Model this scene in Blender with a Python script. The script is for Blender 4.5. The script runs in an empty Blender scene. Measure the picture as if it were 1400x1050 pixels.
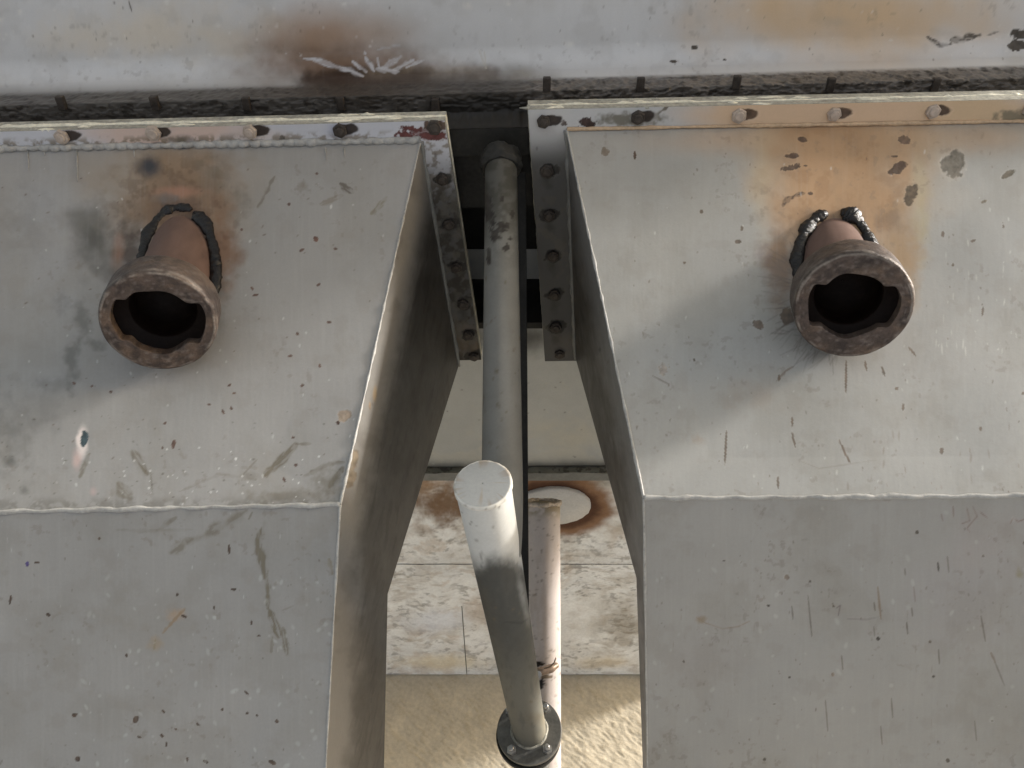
import bpy, math, random
import numpy as np
from mathutils import Vector
random.seed(7)
sc = bpy.context.scene
COL = sc.collection

# ------------------------------------------------------------------ camera, world, sun, exposure
CAMZ = 1.5
PITCH = math.radians(50.0)          # the camera looks up at the underside
FPX = 1039.0
cam_d = bpy.data.cameras.new('camera'); cam = bpy.data.objects.new('camera', cam_d); COL.objects.link(cam)
cam.location = (0, 0, CAMZ); cam.rotation_euler = (math.radians(90) + PITCH, 0, 0)
cam_d.sensor_width = 36; cam_d.lens = 36 * FPX / 1400; cam_d.clip_start = 0.01; cam_d.clip_end = 500
sc.camera = cam
SUN_EL, SUN_AZ = 20.0, 107.0        # azimuth measured from +Y clockwise: from the right, a little behind the camera
w = bpy.data.worlds.new('World'); sc.world = w; w.use_nodes = True
wn = w.node_tree.nodes; wl = w.node_tree.links
sky = wn.new('ShaderNodeTexSky'); sky.sky_type = 'NISHITA'; sky.sun_disc = False
sky.sun_elevation = math.radians(SUN_EL); sky.sun_rotation = math.radians(SUN_AZ)
sky.dust_density = 2; sky.air_density = 1.0; sky.ozone_density = 1
wl.new(sky.outputs[0], wn['Background'].inputs[0]); wn['Background'].inputs[1].default_value = 0.13
sun_d = bpy.data.lights.new('sun', 'SUN'); sun = bpy.data.objects.new('sun', sun_d); COL.objects.link(sun)
sun_d.energy = 3.3; sun_d.angle = math.radians(6); sun_d.color = (1, .97, .935)
az, el = math.radians(SUN_AZ), math.radians(SUN_EL)
sdir = Vector((math.sin(az) * math.cos(el), math.cos(az) * math.cos(el), math.sin(el)))
sun.rotation_euler = sdir.to_track_quat('Z', 'Y').to_euler(); sun.location = (-4, -6, 6)
sc.view_settings.view_transform = 'Standard'; sc.view_settings.look = 'None'
sc.view_settings.gamma = 1; sc.view_settings.use_curve_mapping = False
sc.view_settings.exposure = 0.92

# ------------------------------------------------------------------ geometry helpers
SP, CP = math.sin(PITCH), math.cos(PITCH)
def ray(px, py):
    u = (px - 700) / FPX; v = (py - 525) / FPX
    return np.array([u, CP + SP * v, SP - CP * v])
O = np.array([0, 0, CAMZ])
def onplane(px, py, P, N):
    r = ray(px, py); return O + r * (np.dot(np.array(P) - O, N) / np.dot(r, N))
def onz(px, py, z): return onplane(px, py, (0, 0, z), np.array([0, 0, 1.0]))
def atd(px, py, d): return O + ray(px, py) * d
def aty(px, py, Y): return onplane(px, py, (0, Y, 0), np.array([0, 1.0, 0]))
def proj(P):
    Q = P - O; x = Q[..., 0]; dz = Q[..., 1] * CP + Q[..., 2] * SP; dy = Q[..., 1] * SP - Q[..., 2] * CP
    dz = np.where(dz < .02, .02, dz)
    return 700 + FPX * x / dz, 525 + FPX * dy / dz
def nrm(v): v = np.array(v, float); return v / np.linalg.norm(v)

# noise on arrays
def _h(i, j, s):
    n = (i.astype(np.int64) * 374761393 + j.astype(np.int64) * 668265263 + s * 974711) & 0x7fffffff
    n = ((n ^ (n >> 13)) * 1274126177) & 0x7fffffff
    return ((n ^ (n >> 16)) & 0xffff) / 65535.0
def vn(x, y, s=0):
    i = np.floor(x); j = np.floor(y); a = x - i; b = y - j
    a = a * a * (3 - 2 * a); b = b * b * (3 - 2 * b)
    return (_h(i, j, s) * (1 - a) + _h(i + 1, j, s) * a) * (1 - b) + (_h(i, j + 1, s) * (1 - a) + _h(i + 1, j + 1, s) * a) * b
def fbm(x, y, sc_, s=0, o=4):
    x = x / sc_; y = y / sc_; t = 0; w_ = .5; tot = 0
    for k in range(o):
        t = t + w_ * vn(x + 17.3 * k, y - 9.1 * k, s + k); tot += w_; w_ *= .55; x = x * 2.03; y = y * 2.03
    return t / tot
def sst(a, b, x):
    t = np.clip((x - a) / (b - a), 0, 1); return t * t * (3 - 2 * t)

class Paint:
    """colour of the surface, set per vertex: paint, stains, chips, painted shade; X, Y are where each vertex lies"""
    def __init__(s, X, Y, base, var=.04, sc_=60, seed=1):
        s.X, s.Y = X, Y
        n = fbm(X, Y, sc_, seed) - .5
        s.c = np.ones(X.shape + (3,)) * np.array(base) * (1 + var * 2 * n)[..., None]
        s.h = np.zeros(X.shape); s.seed = seed
    def mix(s, m, col):
        m = np.clip(m, 0, 1)[..., None]; s.c = s.c * (1 - m) + np.array(col) * m
    def mul(s, m, col):
        m = np.clip(m, 0, 1)[..., None]; s.c = s.c * (1 - m + m * np.array(col))
    def loc(s, x, y, rx, ry, rot=0):
        a = math.radians(rot); dx = s.X - x; dy = s.Y - y
        return (dx * math.cos(a) + dy * math.sin(a)) / rx, (-dx * math.sin(a) + dy * math.cos(a)) / ry
    def box(s, x0, y0, x1, y1):
        return np.nonzero((s.X > x0) & (s.X < x1) & (s.Y > y0) & (s.Y < y1))
    def soft(s, x, y, rx, ry, col, k=1, rot=0, n=.5, ns=30, mul=False, edge=1.0):
        s.seed += 1; R = max(rx, ry) * (1.2 + n) + 2; e = s.box(x - R, y - R, x + R, y + R)
        if len(e[0]) == 0: return
        X, Y = s.X[e], s.Y[e]; a = math.radians(rot); dx = X - x; dy = Y - y
        p = (dx * math.cos(a) + dy * math.sin(a)) / rx; q = (-dx * math.sin(a) + dy * math.cos(a)) / ry
        d = np.sqrt(p * p + q * q) + n * (fbm(X, Y, ns, s.seed) - .5) * 2
        m = (k * (1 - sst(1 - edge, 1.15, d)))[:, None]; c = s.c[e]
        s.c[e] = c * (1 - m) + (c * np.array(col) if mul else np.array(col)) * m
    def chip(s, x, y, rx, ry, col, rot=0, n=.6, ns=7, k=1, dep=.00012, rim=True):
        s.seed += 1; rx = max(rx, 1.7); n *= min(1, min(rx, ry) / 5); R = max(rx, ry) * 2.4 + 3; e = s.box(x - R, y - R, x + R, y + R)
        if len(e[0]) == 0: return
        X, Y = s.X[e], s.Y[e]; a = math.radians(rot); dx = X - x; dy = Y - y
        p = (dx * math.cos(a) + dy * math.sin(a)) / rx; q = (-dx * math.sin(a) + dy * math.cos(a)) / ry
        d = np.sqrt(p * p + q * q) + n * (fbm(X, Y, ns, s.seed, 4) - .5) * 2
        c = s.c[e]; mr = ((1 - sst(1.02, 1.3, d)) * .35 * k)[:, None]; c = c * (1 - mr) + c.mean(0) * 1.25 * mr
        m = 1 - sst(.85, 1.05, d); tx = (fbm(X, Y, 5, s.seed + 50, 3) - .5)[:, None] * 1.1 + 1; mm = (m * k)[:, None]
        s.c[e] = c * (1 - mm) + np.array(col) * tx * mm; s.h[e] -= m * (dep if min(rx, ry) > 3.5 else 0)
    def stroke(s, pts, wd, col, k=.8, brush=.6, ns=6, stretch=6, edge=.6):
        """a scuff or scratch: tapers to both ends, breaks up along its grain"""
        s.seed += 1
        if wd < 1.8: k *= .5 + wd / 3.6; wd = 1.8; edge = 1.0
        xs_ = [p[0] for p in pts]; ys_ = [p[1] for p in pts]; R = wd * 2.2 + 3
        e = s.box(min(xs_) - R, min(ys_) - R, max(xs_) + R, max(ys_) + R)
        if len(e[0]) == 0: return
        X, Y = s.X[e], s.Y[e]; best = np.full(X.shape, 9.0); tau = np.zeros(X.shape)
        LS = [math.hypot(b[0] - a[0], b[1] - a[1]) for a, b in zip(pts[:-1], pts[1:])]; tot = sum(LS) + 1e-6; acc = 0
        ang = math.atan2(ys_[-1] - ys_[0], xs_[-1] - xs_[0])
        for (a, b), l in zip(zip(pts[:-1], pts[1:]), LS):
            dx, dy = b[0] - a[0], b[1] - a[1]
            t = np.clip(((X - a[0]) * dx + (Y - a[1]) * dy) / (dx * dx + dy * dy + 1e-6), 0, 1)
            d = np.hypot(X - a[0] - t * dx, Y - a[1] - t * dy) / wd
            up = d < best; tau = np.where(up, (acc + t * l) / tot, tau); best = np.where(up, d, best); acc += l
        best = best / (.35 + .65 * np.sin(np.pi * np.clip(tau * .94 + .03, 0, 1)) ** .6)
        al = X * math.cos(ang) + Y * math.sin(ang); ac = -X * math.sin(ang) + Y * math.cos(ang)
        nz = fbm(al / stretch, ac, ns * .7, s.seed, 3)
        d = best + (1.5 if wd > 2.5 else .5) * (fbm(X, Y, wd * 1.2 + 3, s.seed + 9, 4) - .5)
        m = ((1 - sst(1 - edge, 1, d)) * (1 - brush + brush * sst(.38, .6, nz)) * k)[:, None]
        s.c[e] = s.c[e] * (1 - m) + np.array(col) * m
    def specks(s, n, box, col, size=(1, 2.5), elong=1.5, rot=90, seed=0, k=.9, rs=25):
        rg = random.Random(seed)
        for i in range(n):
            x = rg.uniform(box[0], box[2]); y = rg.uniform(box[1], box[3]); r = rg.uniform(*size)
            e = rg.uniform(1, elong); a = math.radians(rot + rg.uniform(-rs, rs))
            sel = np.nonzero((np.abs(s.X - x) < r * e * 1.6 + 2) & (np.abs(s.Y - y) < r * e * 1.6 + 2))
            if len(sel[0]) == 0: continue
            dx = s.X[sel] - x; dy = s.Y[sel] - y
            p = (dx * math.cos(a) + dy * math.sin(a)) / (r * e); q = (-dx * math.sin(a) + dy * math.cos(a)) / r
            m = (1 - sst(.4, 1.2, np.sqrt(p * p + q * q)))[..., None] * k * rg.uniform(.5, 1)
            s.c[sel] = s.c[sel] * (1 - m) + np.array(col) * m

def new_obj(name, verts, faces, mat_, root=None, parent=None, col=None, smooth=True):
    me = bpy.data.meshes.new(name)
    V = np.asarray(verts, float).reshape(-1, 3)
    off = np.array(root.location) if root is not None else np.zeros(3)
    V = V - off
    F = np.asarray(faces) if not isinstance(faces, list) else faces
    if isinstance(F, np.ndarray):
        nf, k = F.shape
        me.vertices.add(len(V)); me.vertices.foreach_set('co', V.astype(np.float32).ravel())
        me.loops.add(nf * k); me.loops.foreach_set('vertex_index', F.astype(np.int32).ravel())
        me.polygons.add(nf); me.polygons.foreach_set('loop_start', (np.arange(nf) * k).astype(np.int32))
        me.polygons.foreach_set('loop_total', np.full(nf, k, np.int32)); me.update(calc_edges=True)
    else:
        me.from_pydata([tuple(v) for v in V], [], F)
    me.polygons.foreach_set('use_smooth', [smooth] * len(me.polygons))
    if col is not None:
        a = me.color_attributes.new('Col', 'FLOAT_COLOR', 'POINT')
        c4 = np.ones((len(V), 4), np.float32); c4[:, :3] = np.clip(np.asarray(col).reshape(-1, 3), 0.003, 1)
        a.data.foreach_set('color', c4.ravel())
    me.validate(); me.materials.append(mat_)
    o = bpy.data.objects.new(name, me); COL.objects.link(o)
    p = parent if parent is not None else root
    if p is not None: o.parent = p
    return o
def empty(name, loc, label, cat, group=None):
    o = bpy.data.objects.new(name, None); COL.objects.link(o); o.location = loc
    o.empty_display_size = .05; o['label'] = label; o['category'] = cat
    if group: o['group'] = group
    return o

def gridfaces(ny, nx, wrap=False):
    i = np.arange(ny - 1)[:, None]; j = np.arange(nx if wrap else nx - 1)[None, :]
    j2 = (j + 1) % nx; a = i * nx + j; b = i * nx + j2
    return np.stack([a, b, b + nx, a + nx], -1).reshape(-1, 4)
def panel(name, c, nx, ny, mat_, root, paintfn=None, wave=.0008, ws=.25, flip=False, parent=None, xs=None, ys=None, seed=3, edge_fade=True):
    """c: four corners (TL,TR,BR,BL) in space; a dense sheet so that dents, chips and stains are its own"""
    TL, TR, BR, BL = [np.array(p, float) for p in c]
    s = np.linspace(0, 1, nx) if xs is None else np.array(xs); t = np.linspace(0, 1, ny) if ys is None else np.array(ys)
    S, T = np.meshgrid(s, t)
    V = (TL * ((1 - S) * (1 - T))[..., None] + TR * (S * (1 - T))[..., None] + BR * (S * T)[..., None] + BL * ((1 - S) * T)[..., None])
    N = nrm(np.cross(TR - TL, BL - TL))
    if np.dot(N, O - (TL + BR) / 2) < 0: N = -N
    X, Y = proj(V); P = None; h = np.zeros(X.shape)
    if paintfn: P = paintfn(X, Y); h = h + P.h
    f = 1
    if edge_fade: f = np.minimum(1, np.minimum(np.minimum(S, 1 - S), np.minimum(T, 1 - T)) * 12)
    L = np.linalg.norm(V - TL, axis=-1)
    h = h + f * wave * 2 * (fbm((V[..., 0] + V[..., 1] * .7) / ws, (V[..., 2] + V[..., 1] * .3) / ws, 1, seed, 2) - .5)
    V = V + h[..., None] * N
    F = gridfaces(len(t), len(s))
    if flip or np.dot(np.cross(TR - TL, BL - TL), N) > 0: F = F[:, ::1]
    else: F = F[:, ::-1]
    return new_obj(name, V, F, mat_, root, parent, P.c if P else None)

def frame(d):
    d = nrm(d); a = np.array([1.0, 0, 0]) if abs(d[0]) < .9 else np.array([0, 1.0, 0])
    u = nrm(np.cross(d, a)); v = np.cross(d, u); return u, v
def tube(name, pts, rad, mat_, root, n=32, paintfn=None, parent=None, caps=(True, True), lump=0, ls=.01, seed=5, closed=False, squash=None, sub=1):
    """a round bar or bead along a line of points, radius per point"""
    pts = [np.array(p, float) for p in pts]; R = rad if hasattr(rad, '__len__') else [rad] * len(pts)
    if sub > 1:
        Q = []; R2 = []; m = len(pts) if closed else len(pts) - 1
        for i in range(m):
            a, b = pts[i], pts[(i + 1) % len(pts)]
            for k in range(sub): Q.append(a + (b - a) * k / sub); R2.append(R[i] + (R[(i + 1) % len(R)] - R[i]) * k / sub)
        if not closed: Q.append(pts[-1]); R2.append(R[-1])
        pts, R = Q, R2
    m = len(pts); V = []; u = None
    for i in range(m):
        if closed: d = pts[(i + 1) % m] - pts[i - 1]
        else: d = pts[min(i + 1, m - 1)] - pts[max(i - 1, 0)]
        d = nrm(d)
        if u is None: u, v = frame(d)
        else: u = nrm(u - d * np.dot(u, d)); v = np.cross(d, u)
        a = np.linspace(0, 2 * math.pi, n, endpoint=False)
        V.append(pts[i] + R[i] * (np.cos(a)[:, None] * u + np.sin(a)[:, None] * v))
    V = np.array(V)
    if squash is not None:
        C = np.array(pts)[:, None, :]; D_ = V - C; V = C + D_ - .3 * (D_ @ squash)[..., None] * squash
    if lump:
        k = fbm((V[..., 0] + V[..., 1] * .6) / ls, (V[..., 2] + V[..., 1] * .5) / ls, 1, seed, 3) - .5
        C = np.array(pts)[:, None, :]; V = C + (V - C) * (1 + lump * 2 * k)[..., None]
    col = None
    if paintfn: X, Y = proj(V); P = paintfn(X, Y); col = P.c.reshape(-1, 3)
    F = [list(map(int, f)) for f in gridfaces(m, n, True)]
    if closed:
        b = (m - 1) * n; F += [[b + j, b + (j + 1) % n, (j + 1) % n, j] for j in range(n)]
    else:
        if caps[0]: F.append(list(range(n))[::-1])
        if caps[1]: F.append([(m - 1) * n + j for j in range(n)])
    o = new_obj(name, V, F, mat_, root, parent, col)
    if not closed:
        for p in o.data.polygons:
            if len(p.vertices) > 4: p.use_smooth = False
    return o
def extr(name, poly, vec, mat_, root, parent=None, bevel=0, smooth=False):
    """a solid: a polygon swept along a vector"""
    P = [np.array(p, float) for p in poly]; n = len(P); v = np.array(vec, float)
    V = P + [p + v for p in P]
    F = [list(range(n))[::-1], [n + i for i in range(n)]] + [[i, (i + 1) % n, n + (i + 1) % n, n + i] for i in range(n)]
    N = np.cross(P[1] - P[0], P[2] - P[1])
    if np.dot(N, v) < 0: F = [f[::-1] for f in F]
    o = new_obj(name, V, F, mat_, root, parent, smooth=smooth)
    if bevel:
        m = o.modifiers.new('bevel', 'BEVEL'); m.width = bevel; m.segments = 2; m.limit_method = 'ANGLE'
    return o
def box(name, a, b, mat_, root, parent=None, bevel=0, shear=0):
    x0, y0, z0 = a; x1, y1, z1 = b
    P = [(x, y - shear * x, z0) for x, y in ((x0, y0), (x1, y0), (x1, y1), (x0, y1))]
    return extr(name, P, (0, 0, z1 - z0), mat_, root, parent, bevel)

# ------------------------------------------------------------------ materials
def mat(name, base=None, rough=.5, metal=0.0, grain=.08, gs=250, bump=.15, bs=400, rvar=.12, big=0.0, bigs=12, spec=.28, coat=0, bd=.0006):
    """base None: colour comes from the sheet's own paint"""
    m = bpy.data.materials.new(name); m.use_nodes = True; nt = m.node_tree; N = nt.nodes; L = nt.links
    b = N['Principled BSDF']; tc = N.new('ShaderNodeTexCoord')
    def noise(s, det=5, r=.6):
        n = N.new('ShaderNodeTexNoise'); n.inputs['Scale'].default_value = s; n.inputs['Detail'].default_value = det; n.inputs['Roughness'].default_value = r
        L.new(tc.outputs['Object'], n.inputs['Vector']); return n.outputs['Fac']
    def rng(f, lo, hi, a=.25, c=.75):
        r = N.new('ShaderNodeMapRange'); r.inputs['From Min'].default_value = a; r.inputs['From Max'].default_value = c
        r.inputs['To Min'].default_value = lo; r.inputs['To Max'].default_value = hi; L.new(f, r.inputs['Value']); return r.outputs[0]
    if base is None:
        c = N.new('ShaderNodeAttribute'); c.attribute_name = 'Col'; src = c.outputs['Color']
    else:
        c = N.new('ShaderNodeRGB'); c.outputs[0].default_value = (*base, 1); src = c.outputs[0]
    g = noise(gs); k = rng(g, 1 - grain, 1 + grain)
    if big:
        g2 = noise(bigs, 6, .65); k2 = rng(g2, 1 - big, 1 + big)
        mm = N.new('ShaderNodeMath'); mm.operation = 'MULTIPLY'; L.new(k, mm.inputs[0]); L.new(k2, mm.inputs[1]); k = mm.outputs[0]
    vm = N.new('ShaderNodeVectorMath'); vm.operation = 'SCALE'; L.new(src, vm.inputs[0]); L.new(k, vm.inputs['Scale'])
    L.new(vm.outputs[0], b.inputs['Base Color'])
    L.new(rng(noise(40, 5, .7), max(0.03, rough - rvar), rough + rvar), b.inputs['Roughness'])
    b.inputs['Metallic'].default_value = metal; b.inputs['Specular IOR Level'].default_value = spec
    if coat: b.inputs['Coat Weight'].default_value = coat; b.inputs['Coat Roughness'].default_value = .1
    bp = N.new('ShaderNodeBump'); bp.inputs['Strength'].default_value = bump; bp.inputs['Distance'].default_value = bd
    L.new(noise(bs, 6, .65), bp.inputs['Height']); L.new(bp.outputs[0], b.inputs['Normal'])
    return m
M = {}
M['plate'] = mat('painted_plate', None, .42, 0, .03, 500, .12, 260, .1, .03, 25)
M['tank'] = mat('tank_paint', None, .36, 0, .03, 500, .12, 200, .1, .03, 20)
M['side'] = mat('side_paint', None, .45, 0, .05, 400, .15, 260, .1, .05, 40)
M['bead'] = mat('painted_weld', (.37, .36, .335), .4, 0, .2, 300, .5, 220, .1, .25, 60)
M['beadtan'] = mat('painted_weld_tan', (.50, .36, .23), .42, 0, .2, 300, .5, 220, .1, .2, 60)
M['slag'] = mat('weld_slag', (.007, .006, .006), .2, .0, .4, 300, 1, 300, .1, .3, 120, .35, .08, bd=.0012)
M['rust'] = mat('rusty_steel', (.082, .060, .048), .42, .45, .35, 420, .8, 420, .16, .5, 55, bd=.0009)
M['rustp'] = mat('worn_rusty_steel', None, .44, .25, .3, 500, .9, 500, .15, .25, 60, bd=.0007)
M['rust_shade'] = mat('shaded_rusty_bore', (.012, .007, .005), .55, .0, .3, 300, .4, 400, .14, .35, 50, spec=.15)  # rust taken near black so the bore reads as unlit depth
M['primer'] = mat('red_brown_pipe', (.25, .15, .12), .38, .2, .15, 350, .25, 350, .12, .30, 40)
M['edge'] = mat('flange_edge', (.36, .345, .29), .6, 0, .35, 250, .8, 220, .1, .35, 60, bd=.001)
M['cream'] = mat('gasket_sealant', (.78, .74, .60), .5, 0, .15, 200, .7, 260, .1, .2, 50, bd=.001)
M['boltp'] = mat('painted_bolt', (.42, .35, .29), .4, 0, .15, 300, .3, 400, .1, .2, 60)
M['boltr'] = mat('dark_bolt', (.06, .05, .042), .5, .3, .3, 300, .6, 400, .12, .4, 90)
M['crust'] = mat('crusty_grime', (.085, .075, .065), .7, 0, .5, 160, 1, 200, .1, .5, 70, bd=.003)
M['dark'] = mat('dark_shade_paint', (.022, .021, .018), .65, 0, .3, 200, .5, 200, .1, .5, 30)  # near black: gap shade put into the colour; dark fittings share it
M['greyg'] = mat('dull_grey_paint', (.2, .2, .185), .55, 0, .1, 300, .3, 250, .1, .3, 25)
M['pipe'] = mat('pipe_paint', None, .55, 0, .05, 400, .2, 260, .1, .05, 40, spec=.1)
M['steel'] = mat('bare_steel', (.42, .41, .39), .36, .75, .12, 300, .3, 300, .12, .3, 50)
M['flange'] = mat('flange_steel', (.17, .165, .15), .4, .5, .2, 300, .4, 300, .12, .35, 45)
M['soffit'] = mat('limewashed_board', None, .8, 0, .1, 120, .5, 60, .1, .05, 20, bd=.004)
M['disc'] = mat('cover_paint', (.55, .54, .52), .5, 0, .1, 200, .3, 150, .1, .1, 20)

# ------------------------------------------------------------------ main dimensions
ZF = CAMZ + .79                      # underside of the bolted duct flanges
SH = .027                            # the whole row of steelwork runs very slightly askew to the view
WEB_Y = .2965; ZL = CAMZ + .862; ZT = CAMZ + .955       # upstand and belly plate of the vessel
Z1, Z2, Z3 = ZF + .0115, ZF + .0155, ZF + .0275

# ------------------------------------------------------------------ ground and far structure
def weathered(P, k=1.0, sd=0):
    X, Y = P.X, P.Y
    P.mul(sst(.45, .8, fbm(X / 1.0, Y / 14, 5, 501 + sd, 3)) * .06 * k, (.74, .72, .68))
    P.mix(sst(.55, .8, fbm(X / 1.0, Y / 22, 3, 511 + sd, 3)) * .045 * k, (.52, .52, .50))
    P.mul(sst(.48, .7, fbm(X, Y, 70, 521 + sd, 5)) * .22 * k, (.74, .71, .64))
    P.mix(sst(.56, .72, fbm(X, Y, 26, 531 + sd, 5)) * .12 * k, (.20, .17, .13))
    P.mix(sst(.66, .74, fbm(X, Y, 9, 541 + sd, 4)) * sst(.5, .62, fbm(X, Y, 80, 542 + sd, 2)) * .28 * k, (.17, .14, .11))
    P.h += (fbm(X, Y / 4, 3, 551 + sd, 2) - .5) * .00006
    return P
def simple_ground():
    m = mat('ground_concrete', (.44, .45, .46), .85, 0, .1, 20, .3, 30, .05, .15, .8)
    o = new_obj('ground', [(-60, -60, 0), (60, -60, 0), (60, 60, 0), (-60, 60, 0)], [[0, 1, 2, 3]], m, smooth=False); o['kind'] = 'structure'
simple_ground()

SOF_Z = CAMZ + 1.25; WALL_Y = 2.25
def wall_paint(X, Y):
    P = Paint(X, Y, (.56, .50, .39), .14, 45, 91)
    d = fbm((X - Y) / 1.0, (X + Y) / 3.6, 4.5, 95, 4)
    P.mul(sst(.5, .75, d) * .35, (.72, .66, .55)); P.soft(860, 1035, 50, 22, (.62, .55, .42), .5)
    P.h += (d - .5) * .0042 + (fbm((X + Y * .8), (X - Y * .8) / 2.5, 26, 99, 3) - .5) * .0045
    return P
wall = empty('concrete_wall', (0, WALL_Y, 0), 'rough beige trowelled concrete wall seen below the dirty white soffit between the two ducts', 'wall')
M['conc'] = mat('rough_concrete', None, .94, 0, .14, 90, .5, 70, .03, .08, 8, spec=.15, bd=.003)
wtop = SOF_Z + .004
xs = np.concatenate([np.linspace(0, .44, 12)[:-1], np.linspace(.44, .58, 330), np.linspace(.58, 1, 12)[1:]])
ys = np.concatenate([np.linspace(0, .13, 190), np.linspace(.13, 1, 20)[1:]])
panel('wall_face', [(-5, WALL_Y, wtop), (5, WALL_Y, wtop), (5, WALL_Y, 0), (-5, WALL_Y, 0)], 0, 0, M['conc'], wall, wall_paint, .004, .4, xs=xs, ys=ys, edge_fade=False)
box('wall_core', (-5, WALL_Y + .03, 0), (5, WALL_Y + .3, wtop + 1), mat('wall_core_concrete', (.4, .36, .28), .9), wall)

sof = empty('board_soffit', (0, 1.8, SOF_Z), 'dirty limewashed soffit of wide boards with rust stains, above the beige wall', 'ceiling')
def sof_paint(X, Y):
    P = Paint(X, Y, (.90, .90, .88), .08, 40, 61)
    wv = 14 * fbm(X, Y, 40, 60, 2); n1 = fbm(X / 3.4, Y + wv, 5, 66, 5); n2 = fbm(X / 1.8, Y, 36, 67, 4); n3 = fbm(X / 3, Y + wv, 3, 68, 4)
    P.mix(sst(.40, .72, fbm(X / 3, Y + wv, 16, 65, 5)) * .25, (.50, .46, .40))
    P.mix(sst(.42, .72, n1) * sst(.35, .65, n2) * .42, (.36, .29, .21))
    P.mix(sst(.52, .72, n3) * sst(.45, .66, fbm(X, Y, 50, 71)) * .55, (.16, .145, .13)); P.mix(sst(.5, .7, fbm(X / 2, Y + wv, 10, 72, 4)) * sst(.45, .6, fbm(X, Y, 60, 73)) * .35, (.45, .32, .20))
    P.soft(590, 850, 70, 22, (.80, .83, .90), .65); P.soft(600, 775, 60, 20, (.55, .56, .56), .3)
    P.soft(600, 905, 110, 14, (.82, .70, .46), .6); P.soft(820, 905, 80, 12, (.75, .62, .40), .5)
    P.soft(850, 850, 50, 45, (.28, .24, .18), .55, ns=14); P.soft(660, 835, 40, 28, (.40, .28, .18), .5, ns=10)
    P.soft(620, 690, 100, 42, (.20, .115, .06), .95, n=.7, ns=14)
    P.soft(575, 660, 40, 25, (.33, .19, .09), .8, n=.5, ns=12)
    p, q = P.loc(757, 690, 84, 44); d = np.sqrt(p * p + q * q) + .25 * (fbm(X / 2, Y, 14, 80) - .5)
    P.mix((1 - sst(.85, 1.15, d)) * .97, (.25, .13, .065)); P.mix((1 - sst(.66, .86, d)) * .95, (.09, .04, .022))
    P.soft(850, 725, 34, 14, (.5, .42, .33), .6, ns=8); P.soft(845, 660, 45, 12, (.28, .25, .2), .7)
    P.h += (n1 - .5) * .003
    return P
board_edges = [(1.0, 1.42, 'a'), (1.424, 1.60, 'b'), (1.604, 1.86, 'c'), (1.864, 2.24, 'd')]
def ydist(py): r = ray(700, py); return 1.25 * r[1] / r[2]
yb = [1.0, ydist(771), ydist(828), WALL_Y - .003]
for i in range(3):
    y0, y1 = yb[i] + .0006, yb[i + 1] - .0006
    xsplits = [(-2.2, -.1440), (-.1415, .62)] if i == 2 else [(-2.2, .62)]  # unseen right end of the soffit cut short to shape sun on the wall
    for (xa, xb_) in xsplits:
        n = 460 if i < 2 else 300
        lo, hi = max(xa, -.42), min(xb_, .42)
        xx = np.concatenate([np.linspace(xa, lo, 4)[:-1], np.linspace(lo, hi, n), np.linspace(hi, xb_, 4)[1:]])
        u = np.unique((xx - xa) / (xb_ - xa))
        dz = (0, .0015, .0005)[i]
        panel('board', [(xa, y0, SOF_Z - dz), (xb_, y0, SOF_Z - dz), (xb_, y1, SOF_Z - dz), (xa, y1, SOF_Z - dz)], 0, 0, M['soffit'], sof, sof_paint, .001, .3, xs=u, ys=np.linspace(0, 1, 170 if i == 0 else 120), edge_fade=False)
box('backing', (-2.2, 1.0, SOF_Z + .005), (.62, WALL_Y, SOF_Z + .05), M['greyg'], sof)
# round cover plate in the soffit
cc = onz(757, 690, SOF_Z); n = 96; V = []; a = np.linspace(0, 2 * math.pi, n, endpoint=False)
jit = 1 + .03 * (fbm(np.cos(a) * 6 + 20, np.sin(a) * 6 + 20, 1, 3) - .5) * 2
ring = lambda r, z: np.stack([cc[0] + r * .98 * jit * np.cos(a), cc[1] + r * .72 * jit * np.sin(a), np.full(n, z)], -1)
V = np.concatenate([ring(.094, SOF_Z), ring(.094, SOF_Z - .007), ring(.09, SOF_Z - .010), ring(.04, SOF_Z - .012), ring(.001, SOF_Z - .012)])
new_obj('round_cover', V, gridfaces(5, n, True), M['disc'], sof)

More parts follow.
